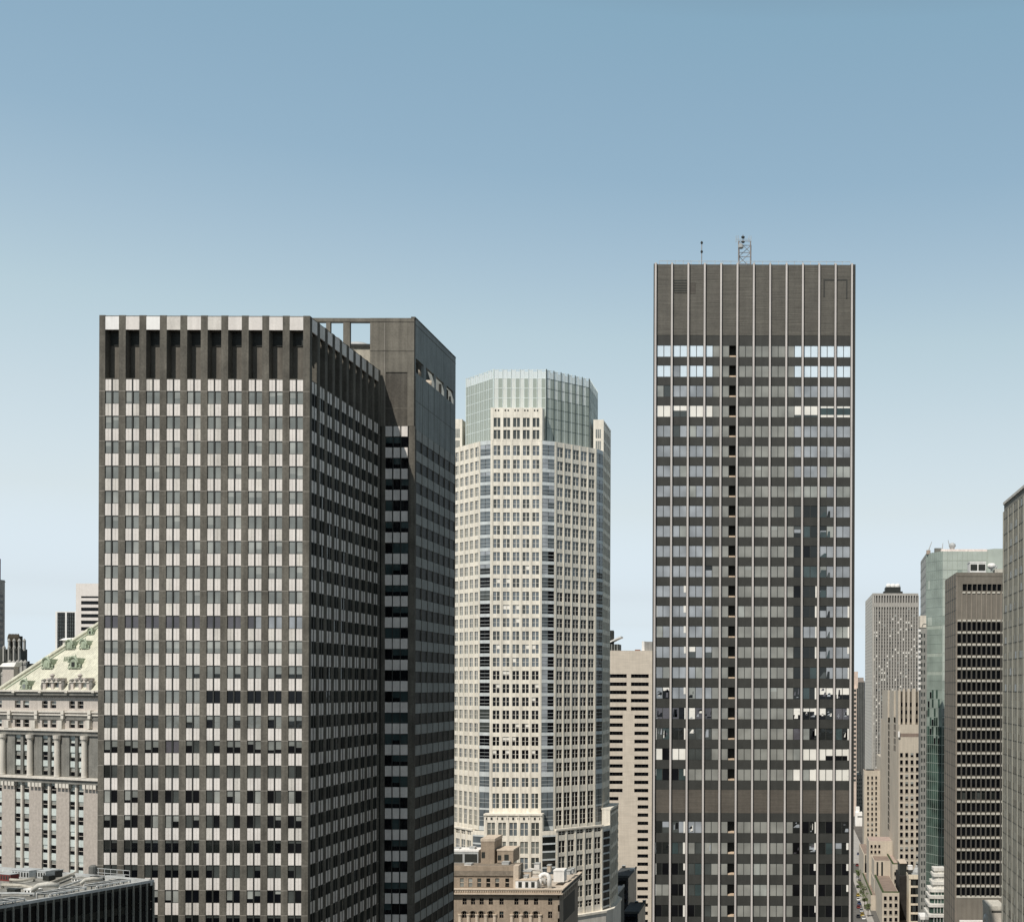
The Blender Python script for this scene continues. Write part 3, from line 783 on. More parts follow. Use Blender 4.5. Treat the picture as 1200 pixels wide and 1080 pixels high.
rbox('plant_room', 'dark plant room under a curved white canopy on the beige slab roof', 'plant room', 712, 725, 754.5, 762.3, Y4+2, 9, LOUV, None, arcroof)
q = MB(); p = at(717, 755, Y4+6); q.lathe(p.x, Y4+6, [(1.1, p.z-3), (1.1, at(717, 740, Y4+6).z), (.9, at(717, 738.4, Y4+6).z)], LOUV, 12)
tag(q.build('chimney_flue'), 'round dark flue behind the curved white canopy on the beige slab roof', 'flue')
q = MB(); p = at(712.8, 762, Y4+4)
for s_ in (-.35, .35): q.tube([(p.x+s_, Y4+4, p.z), (p.x+s_, Y4+4, at(712.8, 733, Y4+4).z)], .09, WHITEP, 5)
for k in range(12): 
    zz_ = p.z+k*1.0; q.tube([(p.x-.35, Y4+4, zz_), (p.x+.35, Y4+4, zz_+.5)], .06, WHITEP, 4)
tag(q.build('lattice_aerial'), 'slim white lattice aerial rising at the left end of the beige slab roof', 'aerial')
rbox('lift_housing', 'grey lift housing, its lit left edge put in as white, on the beige slab roof', 'lift housing', 753, 765, 751.5, 762.3, Y4+3, 8, mat('mid_grey_render', (.28, .27, .25)), None,
     lambda q, p, r, D: q.abox(p.x-.35, p.x+.9, D-.15, D+8.1, p.z, r.z+.2, WHITEP))  # white strip stands for the lit left side
rbox('roof_vent', 'small rusty vent on the beige slab roof beside the lift housing', 'vent', 744, 750, 760.8, 762.3, Y4+3, 2, mat('rust_red', (.20, .09, .06)))

# ================================================================ brown stone hotel block (lower centre)
Y5 = 330.0; F = Frame(0, Y5, 1, 0)
BR = mat('brown_stone', (.325, .26, .195), var=.16, streak=.10)
BRP = mat('brown_stone_pale', (.56, .47, .37), var=.1)
BRD = mat('brown_stone_frieze', (.22, .185, .145), var=.2, scale=1.2)
B = Bld('stone_block', F.U(590), Y5+14, 'brown stone block with a heavy pale cornice in front of the octagonal tower', 'building')
x0 = F.U(505, 1060); x1 = F.U(655.5, 1060); Yb = 359.5; z5 = lambda py, px=600: F.Z(px, py)
q = MB(); q.abox(x0, x1-.45, Y5+.45, Yb, 0, z5(1049), LOUV); B.part('wall', q)
cw = [545.3, 555.2, 565.3, 576.0, 588.6, 606.0, 617.5, 629.0, 645.6]
wins = []
for px in cw: wins.append((px-2.4, px+2.4, 1052.0, 1059.6))
for px in cw: wins.append((px-2.6, px+2.6, 1067.3, 1075.2))
wins2 = [(px-2.4, px+2.4, 1083, 1091) for px in cw]
q = MB()
def wallgrid(q, F, x0, x1, colsx, bands, ztop, zbot, m, d=-.45):
    """solid wall with holes: colsx px-centres +/- half, bands [(py0,py1)]"""
    us = [(F.U(a), F.U(b)) for a, b in colsx]
    zp = ztop
    for (y0, y1) in bands:
        z1, z0 = y0, y1
        q.box(F, x0, x1, z1, zp, d, 0, m); up = x0
        for (a, b) in us: q.box(F, up, a, z0, z1, d, -.003, m); up = b
        q.box(F, up, x1, z0, z1, d, -.003, m); zp = z0
    q.box(F, x0, x1, zbot, zp, d, 0, m)
bands = [(z5(1052), z5(1059.6)), (z5(1067.3), z5(1075.2)), (z5(1083), z5(1091)), (z5(1098.5), z5(1106.5))]
wallgrid(q, F, x0, x1, [(p-2.4, p+2.4) for p in cw], bands, z5(1049.2), 0, BR)
B.part('wall', q)
for (z1, z0) in bands:
    for j, p in enumerate(cw):
        w_ = MB(); pane(w_, F, F.U(p-2.4), F.U(p+2.4), z0, z1, -.3, [(1, G_BLACK)] if random.random() < .75 else [(.5, G_TEAL), (.5, G_BLACK)])
        w_.box(F, F.U(p)-.05, F.U(p)+.05, z0, z1, -.3, -.24, BRD); w_.box(F, F.U(p-2.4), F.U(p+2.4), (z0+z1)/2-.05, (z0+z1)/2+.05, -.3, -.24, BRD)
        B.add('window', w_)
# arcade hoods and half columns on the second row
for grp in ((545.3, 555.2, 565.3, 576.0), (606.0, 617.5, 629.0)):
    for j, p in enumerate(grp):
        q = MB(); r_ = F.U(p+3.6)-F.U(p); zc_ = z5(1069.2); pts = []
        for k in range(9):
            an = math.pi*k/8; pts.append(F.pt(F.U(p)+r_*math.cos(an), zc_+r_*math.sin(an)*.8, .06))
        q.tube(pts, .22, BRD, 6); B.add('arch_hood', q)
    for j in range(len(grp)+1):
        p = grp[0]-5 if j == 0 else (grp[-1]+5 if j == len(grp) else (grp[j-1]+grp[j])/2)
        q = MB(); q.lathe(F.pt(F.U(p), 0, 0)[0], Y5-.05, [(.55, z5(1095)), (.5, z5(1072.5)), (.65, z5(1071.8)), (.65, z5(1070.5))], BRP, 10); B.add('half_column', q)
q = MB()
ce = x1
q.abox(x0, ce+.5, Y5-.7, Yb+.3, z5(1048.6), z5(1046.8), BRD)
q.abox(x0, ce+1.1, Y5-1.2, Yb+.8, z5(1046.8), z5(1045.4), BRP)
q.abox(x0, ce+.8, Y5-.8, Y5+.0, z5(1045.4), z5(1041.8), BR)
q.abox(ce+.1, ce+.8, Y5, Yb+.5, z5(1045.4), z5(1041.8), LOUV)
q.abox(x0, ce+1.2, Y5-1.1, Y5+.3, z5(1041.8), z5(1040.4), BRP)
q.abox(ce+.0, ce+1.2, Y5+.3, Yb+.8, z5(1041.8), z5(1040.4), BRP)
for k in range(60):
    u = x0+k*.62
    if u < ce+.6: q.abox(u, u+.3, Y5-1.0, Y5-.75, z5(1044.5), z5(1042.6), BRP)
B.part('cornice', q)
FR = Frame(x1, Y5, 0, 1)
q = MB(); q.box(FR, 0, Yb-Y5, 0, z5(1049.2), -.4, 0, mat('brown_side_wall', (.30, .25, .20))); 
q.box(FR, 6, 24, z5(1085), z5(1058), -.02, .02, LOUV)
for k in range(8): q.box(FR, 2+3.3*k, 3.4+3.3*k, z5(1056), z5(1051), 0, .1, BRD)
B.part('side_wall', q)
q = MB(); q.abox(x0, x1-.2, Y5+.3, Yb, z5(1044), z5(1043.4), mat('roof_tan', (.46, .40, .33))); B.part('roof', q)
# attic storey
FA = Frame(0, Y5+2.2, 1, 0); xa = FA.U(605.8, 1030)
q = MB(); za = lambda py: FA.Z(570, py)
ac = [542.0, 552.0, 562.4, 573.0, 583.4, 595.2]
wallgrid(q, FA, x0, xa, [(p-2.3, p+2.3) for p in ac], [(za(1028.6), za(1038.8))], za(1025.4), z5(1044), BR, -.35)
q.abox(x0, xa, Y5+2.7, Y5+10, z5(1044), za(1015), BRD); q.box(FA, x0, xa+.3, za(1025.4), za(1019.5), -.4, .35, BRD); q.box(FA, x0, xa+.3, za(1019.5), za(1014.2), -.4, .15, BR)
q.box(FA, xa-.9, xa+.5, z5(1044), za(1013.4), -2.5, .4, BRP); B.part('attic_storey', q)
for j, p in enumerate(ac):
    w_ = MB(); pane(w_, FA, FA.U(p-2.3), FA.U(p+2.3), za(1038.8), za(1028.6), -.2, [[(1, G_GREEN)], [(.5, G_LIGHT), (.5, G_GREEN)], [(1, G_SLATE)], [(1, G_DARK)], [(.5, G_GREEN), (.5, G_DARK)], [(1, G_DARK)]][j])
    w_.box(FA, FA.U(p-2.3), FA.U(p+2.3), za(1034), za(1033.4), -.2, -.12, BRP); B.add('window', w_)
B.done()
# rooftop things of the brown block
def fan_ex(q, p, r, D):
    w_ = r.x-p.x; h_ = r.z-p.z
    for k in range(2):
        u = p.x+w_*(.04+.5*k); q.abox(u, u+w_*.42, D-.12, D, p.z+h_*.18, p.z+h_*.82, LOUV)
rbox('cooling_unit', 'pale metal cooling unit with two black openings on the brown stone block', 'cooling unit', 526, 560.5, 997.5, 1012.3, Y5+9, 6, RAILM, WHITEP, fan_ex)
def win_ex(us):
    def f(q, p, r, D):
        w_ = r.x-p.x; h_ = r.z-p.z
        for (a, b, c, d) in us: q.abox(p.x+w_*a, p.x+w_*b, D-.08, D, p.z+h_*c, p.z+h_*d, LOUV)
    return f
rbox('brick_penthouse', 'taller brown penthouse with a pale parapet on the roof of the brown stone block', 'penthouse', 563.5, 579.5, 985.5, 1013, Y5+8, 9, BR, BRP, win_ex([(.05, .3, .3, .55)]))
rbox('brick_penthouse', 'lower brown penthouse with two dark windows, right of the taller one on the same roof', 'penthouse', 582.5, 601.5, 996.5, 1010, Y5+8.5, 8, BR, BRP, win_ex([(.04, .25, .2, .62), (.45, .72, .2, .68)]))
rbox('roof_shed', 'small white shed with three black openings beside the attic of the brown stone block', 'shed', 604, 629, 1031.5, 1040, Y5+1.2, 4, WHITEP, BRP, win_ex([(.14, .3, .1, .85), (.46, .6, .1, .85), (.74, .9, .1, .85)]))
rbox('roof_tank_box', 'square off-white tank box near the right corner of the brown stone block roof', 'tank box', 648.5, 661, 1020.5, 1032.5, Y5+9, 4, WHITEP, WHITEP)
q = MB(); a = at(638, 1038, Y5+4); r_ = 1.35
pts = [(a.x-r_, Y5+4, z5(1044)), (a.x-r_, Y5+4, a.z+2)]+[(a.x-r_*math.cos(t*math.pi/6), Y5+4, a.z+2+r_*math.sin(t*math.pi/6)) for t in range(1, 6)]+[(a.x+r_, Y5+4, a.z+2), (a.x+r_, Y5+4, z5(1044))]
q.tube(pts, .62, WHITEP, 10); tag(q.build('gooseneck_duct', smooth=True), 'fat white gooseneck duct left of the square tank box on the brown block roof', 'duct')
for j, (px, py, s_, lb) in enumerate(((621, 1024, 1.2, 'long pale duct lying behind the small white shed on the brown block roof'), (618, 1014, .8, 'thin grey pipe run at the rear of the brown block roof'))):
    a = at(px, py, Y5+8+4*j); q = MB(); zq = z5(1043.4)
    q.tube([(a.x-3.4, a.y, zq), (a.x-3.2, a.y, zq+1.6+j*1.5), (a.x+1, a.y-.5, zq+2.2+j*2), (a.x+4, a.y-.2, zq+1.8+j*2), (a.x+4.4, a.y, zq)], .5*s_, mat('grey_duct', (.5, .48, .44)), 8)
    tag(q.build('roof_duct', smooth=True), lb, 'duct')
for j, (px0, px1, py0, py1, D, lb) in enumerate(((610, 622, 1021, 1029, Y5+7, 'tan low box with a sloping lid behind the white shed'), (664, 668, 1020, 1024, Y5+16, 'small grey vent nearer the tank box along the brown block roof edge'),
        (669, 672, 1018, 1022.5, Y5+20, 'small grey vent farther back along the brown block right roof edge'), (544, 552, 1012, 1015.5, Y5+4.5, 'low pale box on the attic roof below the cooling unit'))):
    rbox('roof_box' if j in (0, 3) else 'roof_vent', lb, 'roof box' if j in (0, 3) else 'vent', px0, px1, py0, py1, D, 2.5, [BRP, RAILM, RAILM, WHITEP][j], RAILM)

for j, (px0, px1, py0, py1, D, m_, lb) in enumerate(((531, 538, 993.5, 998, Y5+11, WHITEP, 'small white fan housing on top of the pale cooling unit'), (550, 556, 992.5, 998, Y5+11, RAILM, 'grey fan housing at the right of the pale cooling unit'),
        (566, 576, 981.5, 986, Y5+12, BRD, 'dark water tank base on the taller brown penthouse'), (588, 596, 1010, 1014, Y5+6, RAILM, 'grey low box in front of the lower brown penthouse'), (604, 609, 1015, 1023, Y5+12, LOUV, 'dark upright vent right of the attic end pier'),
        (626, 632, 1012, 1020, Y5+15, WHITEP, 'white upright cabinet behind the gooseneck duct'), (613, 618, 1026, 1031, Y5+4, RAILM, 'grey cabinet just above the small white shed'), (641, 645, 1014, 1021, Y5+17, BRP, 'tan vent stack between the gooseneck duct and the tank box'))):
    rbox('roof_cabinet' if j not in (0, 1) else 'fan_housing', lb, 'roof unit', px0, px1, py0, py1, D, 2.2, m_, RAILM)
# ================================================================ stone building with green copper hip roof (far left)
U6 = Vector((.927, -.375)).normalized()
R6 = at(121, 900, 300.0); O6 = (R6.x-62*U6.x, 300-62*U6.y)
F = Frame(O6[0], O6[1], U6.x, U6.y)
ST6 = mat('pink_stone', (.47, .425, .38), var=.09, streak=.07, bump=.03)
ST6B = mat('buff_brick', (.42, .375, .33), var=.13, scale=1.5, streak=.05)
ST6P = mat('pale_stone_trim', (.62, .58, .51), var=.07)
ST6D = mat('dark_cornice_and_shade', (.19, .185, .165), var=.2)  # dark cornice stone; also paints shade under ledges and in the colonnade
COP = mat('green_copper', (.56, .545, .44), rough=.6, var=.10, scale=.25, streak=.14)
COPD = mat('green_copper_dark', (.33, .38, .28), rough=.6, var=.15)
SP6 = mat('pale_green_spandrel', (.52, .57, .54), var=.12)
B = Bld('copper_roofed_building', O6[0]+40, O6[1]+8, 'ornate pink stone building with a pale green copper hip roof at the far left', 'building')
zt6 = lambda py: F.Z(105, py)
L6 = 62.0
q = MB(); q.box(F, 0, L6-.6, 0, zt6(809), -30, -.95, LOUV); B.part('wall', q)
prs = [(17.3+31.9*k, 24.0+31.9*k, 27.1+31.9*k, 34.0+31.9*k) for k in range(-1, 4)]
holes = sorted([(a, b) for p in prs for a, b in ((p[0], p[1]), (p[2], p[3]))])
cA = [(F.U(a, 830), F.U(b, 830)) for a, b in holes]
cA = [(a, b) for a, b in cA if a > .5 and b < L6-.5]
def grid2(q, F, x0, x1, us, bands, ztop, zbot, m, d=-1.0, sp=None):
    zp = ztop
    for (z1, z0) in bands:
        if sp:
            up = x0
            for (a, b) in us:
                q.box(F, up, a, z1, zp, d, 0, m); q.box(F, a, b, z1, zp, d, -.35, sp); up = b
            q.box(F, up, x1, z1, zp, d, 0, m)
        else: q.box(F, x0, x1, z1, zp, d, 0, m)
        up = x0
        for (a, b) in us: q.box(F, up, a, z0, z1, d, -.003 if not sp else 0, m); up = b
        q.box(F, up, x1, z0, z1, d, -.003 if not sp else 0, m); zp = z0
    q.box(F, x0, x1, zbot, zp, d, 0, m)
def win6(F, a, b, z1, z0, dark=.6, d=-.5):
    w_ = MB(); R = random.random()
    sp = [(1, G_BLACK)] if R < dark*.5 else ([(.45, G_LIGHT), (.55, G_BLACK)] if R < .8 else [(.6, SP6), (.4, G_BLACK)])
    pane(w_, F, a, b, z0, z1, d, sp); zm = (z0+z1)/2
    w_.box(F, a, b, zm-.05, zm+.05, d, d+.07, ST6P); return w_
# attic storey
q = MB(); grid2(q, F, 0, L6, cA, [(zt6(821.5), zt6(830))], zt6(816), zt6(835), ST6); B.part('attic_wall', q)
for a, b in cA: B.add('window', win6(F, a, b, zt6(821.5), zt6(830), .9))
q = MB(); q.box(F, -.4, L6, zt6(810.5), zt6(808.3), -1, 1.5, ST6P); q.box(F, -.2, L6, zt6(814.5), zt6(810.5), -1, 1.1, ST6D); q.box(F, 0, L6, zt6(816.5), zt6(814.5), -1, .5, ST6D)
for px in (15, 46, 77, 108.5): q.pbox(F, px-1.5, px+1.5, 809, 811.5, 0, 1.7, ST6P)
B.part('cornice', q)
q = MB(); q.box(F, -.2, L6, zt6(835), zt6(833), -1, .7, ST6P); q.box(F, 0, L6, zt6(838.5), zt6(836.8), -1, .5, ST6P); q.box(F, 0, L6, zt6(836.8), zt6(835), -1, .25, ST6)
q.box(F, 0, L6, zt6(843.5), zt6(838.5), -1, .2, ST6D)
for px in (9.8, 41.5, 72.5, 104): q.pbox(F, px-1.8, px+1.8, 832, 836.8, 0, 1.0, ST6P); q.pbox(F, px-1.6, px+1.6, 837, 842, 0, .8, ST6P)
B.part('string_course', q)
us = [(F.U(a, 848), F.U(b, 848)) for a, b in holes]; us = [(a, b) for a, b in us if a > .5 and b < L6-.5]
q = MB(); grid2(q, F, 0, L6, us, [(zt6(844.3), zt6(853))], zt6(843.5), zt6(854.5), ST6); 
for px in (7, 38, 69.5, 102): q.pbox(F, px-2.2, px+2.6, 843.8, 853.5, 0, .9, ST6P)
B.part('frieze_wall', q)
for a, b in us: B.add('window', win6(F, a, b, zt6(844.3), zt6(853), .5))
q = MB(); q.box(F, -.2, L6, zt6(857), zt6(854.5), -1, .9, ST6P); q.box(F, 0, L6, zt6(862), zt6(857), -1, .45, ST6D); B.part('string_course', q)
# colonnade storeys
us = [(F.U(a, 890), F.U(b, 890)) for a, b in holes]; us = [(a, b) for a, b in us if a > .5 and b < L6-.5]
bd = [(866.5, 874.8), (882, 892.5), (899.5, 910)]
q = MB(); grid2(q, F, 0, L6, us, [(zt6(a), zt6(b)) for a, b in bd], zt6(862), zt6(912), ST6D, sp=SP6); B.part('colonnade_wall', q)
for a, b in us:
    for y0, y1 in bd: B.add('window', win6(F, a, b, zt6(y0), zt6(y1), .7, d=-.6))
for k in range(-1, 4):
    px = 37.6+31.9*k; u = F.U(px, 890)
    if u > .5:
        c_ = F.pt(u, 0, .55); q = MB()
        q.lathe(c_[0], c_[1], [(.78, zt6(911)), (.72, zt6(909)), (.66, zt6(870)), (.7, zt6(868)), (.95, zt6(866)), (1.0, zt6(862))], ST6P, 14); B.add('column', q)
q = MB(); q.box(F, -.2, L6, zt6(914), zt6(911.3), -1, 1.3, ST6P); q.box(F, 0, L6, zt6(919), zt6(914), -1, .8, ST6D)
for k in range(-1, 4):
    for dx in (0, 4.5, 8.5, 12.5):
        px = 37.6+31.9*k+dx; u = F.U(px, 920)
        if u > 1: q.box(F, u-.5, u+.5, zt6(924), zt6(919), 0, .8, ST6P)
B.part('balcony_course', q)
us = [(F.U(a, 960), F.U(b, 960)) for a, b in holes]; us = [(a, b) for a, b in us if a > .5 and b < L6-.5]
bd = [(922.5+17.75*i, 932.0+17.75*i) for i in range(8)]
q = MB(); grid2(q, F, 0, L6, us, [(zt6(a), zt6(b)) for a, b in bd], zt6(919), 0, ST6B, sp=SP6); B.part('brick_wall', q)
for a, b in us:
    for y0, y1 in bd: B.add('window', win6(F, a, b, zt6(y0), zt6(y1), .5))
for k in range(-1, 4):
    u0 = F.U(25.5+31.9*k, 960)
    if u0 > 1:
        q = MB(); q.box(F, u0-.28, u0+.28, zt6(1060), zt6(919), 0, .15, ST6P); B.add('colonnette', q)
# hip roof
E0 = F.U(1.0, 808)                       # left eave corner along the facade
PT = 1.10; wR = 32.0
za_ = zt6(808.4)
def rp(u, dep): return F.pt(u, za_+min(dep, u-E0+dep*0)*PT if False else za_+dep*PT, -dep)
q = MB(); dR = 31.0; Lr = 120.0
A_ = F.pt(E0, za_, 0); Bq = F.pt(L6, za_, 0); Cq = F.pt(L6, za_+dR*PT, -dR); Dq = F.pt(E0+dR, za_+dR*PT, -dR); Eq = F.pt(E0, za_, -2*dR); Fq = F.pt(L6, za_, -2*dR)
q.quad([A_, Bq, Cq, Dq], COP); q.quad([Eq, A_, Dq], COP); q.quad([Bq, Fq, Cq], COP); q.quad([Fq, Eq, Dq, Cq], COP); q.quad([A_, Eq, Fq, Bq], COP)
rf = B.part('roof', q)
q = MB()
q.tube([F.pt(E0-.2, za_+.2, .1), F.pt(E0+dR, za_+dR*PT+.35, -dR)], .55, COP, 8)
q.tube([F.pt(E0+1.6, za_+.12, 0), F.pt(E0+dR+1.2, za_+dR*PT+.12, -dR)], .22, COPD, 6)
q.build('ridge_roll', rf)
q = MB()
for k in range(48):
    u = E0+1.2+k*.75; dm = min(dR, (u-E0))
    if u < L6: q.tube([F.pt(u, za_+.02, 0), F.pt(u, za_+dm*PT+.02, -dm)], .035, COP, 4)
q.build('standing_seams', rf)
def on_roof(px, py):
    # intersect the view ray with the front roof slope
    n = Vector((-F.n[0]*-1, -F.n[1]*-1, 0)); P0 = Vector(A_)
    a1 = Vector(Bq)-P0; a2 = Vector(Dq)-P0; nn = a1.cross(a2); r = ray(px, py); t = nn.dot(P0-Vector((0, 0, H)))/nn.dot(r)
    return Vector((0, 0, H))+r*t
def lucarne(px, py, s_, dark):
    p = on_roof(px, py); q = MB(); u3 = Vector((F.u[0], F.u[1], 0)); n3 = Vector((F.n[0], F.n[1], 0)); up = Vector((0, 0, 1))
    P = lambda a, b, c: p+u3*a*s_+n3*b*s_+up*c*s_
    q.hexa([P(-.8, .9, -.6), P(.8, .9, -.6), P(.8, -1.5, -.6), P(-.8, -1.5, -.6), P(-.8, .9, .5), P(.8, .9, .5), P(.8, -1.5, .5), P(-.8, -1.5, .5)], COPD)
    q.tube([P(-.95*math.cos(t*math.pi/8), .95, .3+.95*math.sin(t*math.pi/8)) for t in range(9)], .2*s_, COPD, 6)
    q.hexa([P(-.75, .95, -.5), P(.75, .95, -.5), P(.75, -1.4, .2), P(-.75, -1.4, .2), P(-.5, .9, 1.1), P(.5, .9, 1.1), P(.5, -1.6, 1.0), P(-.5, -1.6, 1.0)], COPD)
    q.tube([P(0, .5, 1.1), P(0, .5, 1.7)], .15*s_, COPD, 6, .03)
    for e in (-1, 1): q.tube([P(e*.9, .8, -.6), P(e*1.3, .8, -.5), P(e*1.25, .7, -.1), P(e*.95, .7, .1)], .14*s_, COPD, 6)
    q.hexa([P(-.35, 1.0, -.35), P(.35, 1.0, -.35), P(.35, .9, -.35), P(-.35, .9, -.35), P(-.35, 1.0, .4), P(.35, 1.0, .4), P(.35, .9, .4), P(-.35, .9, .4)], dark)
    q.build('dormer', rf)
for px, py, s_, d in ((60, 779, 1.5, COPD), (86, 757, 1.3, COPD), (102.5, 756.5, 1.3, COPD), (92, 778.5, 1.6, LOUV), (108.8, 741, .9, LOUV), (34, 804, 1.4, G_GREEN)):
    lucarne(px, py, s_, d)
p = on_roof(80, 773); q = MB(); u3 = Vector((F.u[0], F.u[1], 0)); n3 = Vector((F.n[0], F.n[1], 0))
for k in range(6):
    a = p+u3*(-1.4+k*.55); q.tube([a+Vector((0, 0, -.8))+n3*.3, a+u3*.5+n3*.25+Vector((0, 0, .9))], .13, COPD, 5)
q.build('snow_guard', rf)
# stone double dormers
def sdormer(px):
    D3 = 0; u0 = F.U(px-11, 800); u1 = F.U(px+11.5, 800); um = (u0+u1)/2; w_ = u1-u0
    zb_ = zt6(808.4); Fd = F; q = MB()
    zw1, zw0 = zt6(800.5), zt6(807.6)
    q.box(Fd, u0, u0+w_*.16, zb_, zt6(799.5), -6, -.1, ST6); q.box(Fd, u1-w_*.16, u1, zb_, zt6(799.5), -6, -.1, ST6); q.box(Fd, um-w_*.07, um+w_*.07, zb_, zt6(799.5), -6, -.1, ST6)
    q.box(Fd, u0-.1, u1+.1, zt6(799.5), zt6(798), -6, .15, ST6P); 
    for k in range(6):
        a = k/6; h_ = (zt6(793.5)-zt6(798))*(1-a*a); q.box(Fd, um-w_*.5*(1-a*.4)*.8, um+w_*.5*(1-a*.4)*.8, zt6(798)+(zt6(794)-zt6(798))*a, zt6(798)+(zt6(794)-zt6(798))*(a+1/6), -5, 0-.02*k, ST6)
    for e in (-.36, -.12, .12, .36):
        c_ = Fd.pt(um+e*w_, 0, .05); q.lathe(c_[0], c_[1], [(.15, zt6(798)), (.5, zt6(797)), (.42, zt6(795.8)), (.1, zt6(795))], ST6D, 8)
    c_ = Fd.pt(um-.1, 0, -.2); q.lathe(c_[0], c_[1], [(.5, zt6(794)), (.28, zt6(792.8)), (.62, zt6(791.5)), (.55, zt6(790.3)), (.15, zt6(788.8))], ST6, 10)
    for e in (u0-.25, u1+.25): c_ = Fd.pt(e, 0, -.4); q.lathe(c_[0], c_[1], [(.5, zb_), (.55, zt6(803)), (.35, zt6(799)), (.45, zt6(797)), (.1, zt6(795.5))], ST6D, 8)
    d_ = q.build('stone_dormer', rf)
    B2 = MB()
    for a, b in ((u0+w_*.16, um-w_*.07), (um+w_*.07, u1-w_*.16)): pane(B2, Fd, a, b, zb_, zt6(799.6), -.6, [(1, G_LIGHT)] if px > 70 else [(.3, G_SLATE), (.7, G_BLUEGR)])
    B2.box(Fd, (u0+w_*.16+um-w_*.07)/2-.05, (u0+w_*.16+um-w_*.07)/2+.05, zb_, zt6(799.6), -.6, -.5, ST6P)
    B.add('dormer_window', B2)
sdormer(60.5); sdormer(93.0)
B.done()
# small white lantern cap at the hip
root = empty('chimney', on_roof(80, 756), 'white capped stone chimney on the hip of the green copper roof', 'chimney')
p = at(79.5, 752.5, 331); q = MB(); q.abox(p.x-1.1, p.x+1.1, 330.5, 332.5, p.z-8, p.z+.6, ST6P); q.build('shaft', root)
q = MB(); q.hexa([(p.x-1.8, 330, p.z+.6), (p.x+1.6, 330, p.z+.6), (p.x+1.6, 333, p.z+.6), (p.x-1.8, 333, p.z+.6), (p.x-.8, 330.4, p.z+1.1), (p.x+1.9, 330.4, p.z+1.3), (p.x+1.9, 332.6, p.z+1.3), (p.x-.8, 332.6, p.z+1.1)], WHITEP); q.build('cap', root)
root = empty('chimney', at(9, 806, 322), 'stone chimney with a white cap at the left foot of the green copper roof', 'chimney')
p = at(9, 781, 322); q = MB(); q.abox(p.x-1.4, p.x+1.6, 322, 324, zt6(812), p.z, ST6); q.build('shaft', root)
q = MB(); q.hexa([(p.x-2.0, 321.5, p.z), (p.x+2.0, 321.5, p.z), (p.x+2.0, 324.5, p.z), (p.x-2.0, 324.5, p.z), (p.x-1.2, 321.8, p.z+1.0), (p.x+2.4, 321.8, p.z+1.2), (p.x+2.4, 324.2, p.z+1.2), (p.x-1.2, 324.2, p.z+1.0)], WHITEP); q.build('cap', root)

# ================================================================ distant buildings at the left edge
GS = mat('grey_limestone', (.30, .285, .26), var=.12, streak=.15)
Y7 = 620.0; F = Frame(0, Y7, 1, 0)
B = Bld('setback_tower', F.U(-8), Y7+12, 'grey stone setback tower cut by the left edge of the picture', 'skyscraper')
q = MB(); a = F.U(-60, 700)
q.abox(a, F.U(-3.5), Y7, Y7+6, 0, F.Z(3, 678.5), GS); q.abox(a, F.U(-7), Y7+.5, Y7+5, F.Z(3, 678.5), F.Z(0, 653.5), GS); q.abox(a, F.U(-3.2), Y7-.3, Y7+6.2, F.Z(3, 681), F.Z(3, 679.8), GS)
fs = Frame(F.U(-3.5), Y7, 0, 1)
for k in range(9): w_ = MB(); w_.box(fs, .8, 4.6, F.Z(3, 699+k*7.3), F.Z(3, 696+k*7.3), -.05, .05, G_DARK); B.add('window', w_)
B.part('wall', q)
for k in range(14):
    y = 696+k*7.3
    for px in (-15, -10.5):
        w_ = MB(); w_.pbox(F, px, px+3.2, y, y+3.4, -.05, .04, G_DARK); B.add('window', w_)
B.done()
Y8 = 450.0; F = Frame(0, Y8, 1, 0)
B = Bld('gothic_crown', F.U(16), Y8+8, 'dark ribbed crown of a brick tower with pale finials, left of the green copper roof', 'building')
q = MB(); DG = mat('dark_brick', (.07, .072, .062), streak=.2)
LG = mat('pale_terracotta', (.34, .33, .30), var=.1)
q.abox(F.U(-6), F.U(22.0), Y8+1, Y8+6.5, 0, F.Z(15, 774), DG)
q.abox(F.U(-6), F.U(20.0), Y8+2, Y8+6, F.Z(15, 774), F.Z(15, 760), DG)
q.abox(F.U(4), F.U(15.5), Y8+2.8, Y8+5.5, F.Z(15, 760), F.Z(15, 744.5), mat('dark_brown_metal', (.06, .05, .035)))
B.part('wall', q)
q = MB()
for k in range(7): c_ = F.U(4.5+k*1.8); zz = F.Z(15, 745); q.lathe(c_, Y8+3, [(.5, zz-2), (.6, zz-.4), (.35, zz+.5), (.1, zz+1)], MATS['dark_brown_metal'], 8)
B.part('cresting', q)
for px in (3, 9.0, 15.0, 21.0):
    q = MB(); x_ = F.U(px)
    q.abox(x_-.25, x_+.25, Y8+.3, Y8+1.2, F.Z(15, 775), F.Z(15, 757), LG); q.lathe(x_, Y8+.8, [(.3, F.Z(15, 762)), (.6, F.Z(15, 758.8)), (.35, F.Z(15, 757)), (.1, F.Z(15, 756))], LG, 8)
    q.abox(x_+1.0, x_+1.5, Y8+1.4, Y8+2.3, F.Z(15, 762), F.Z(15, 749.5), LG); q.lathe(x_+1.2, Y8+1.8, [(.3, F.Z(15, 753)), (.6, F.Z(15, 750.4)), (.3, F.Z(15, 748.5)), (.1, F.Z(15, 747.5))], LG, 8)
    B.add('finial_buttress', q)
for j, (px0, px1, yt) in enumerate(((10, 31, 777), (2, 37, 790))):
    q = MB(); D = Y8-4-4*j
    q.abox(at(px0, 800, D).x, at(px1, 800, D).x, D, D+5, 0, at(20, yt, D).z, DG)
    for k in range(5):
        p = at(px0+2+k*(px1-px0-3)/4, yt, D); q.abox(p.x-.5, p.x+.5, D-.5, D, p.z-8, p.z+.4, LG); q.lathe(p.x, D-.2, [(.7, p.z-.4), (.8, p.z+.4), (.1, p.z+1.3)], LG, 8)
    B.part('shoulder', q)
B.done()
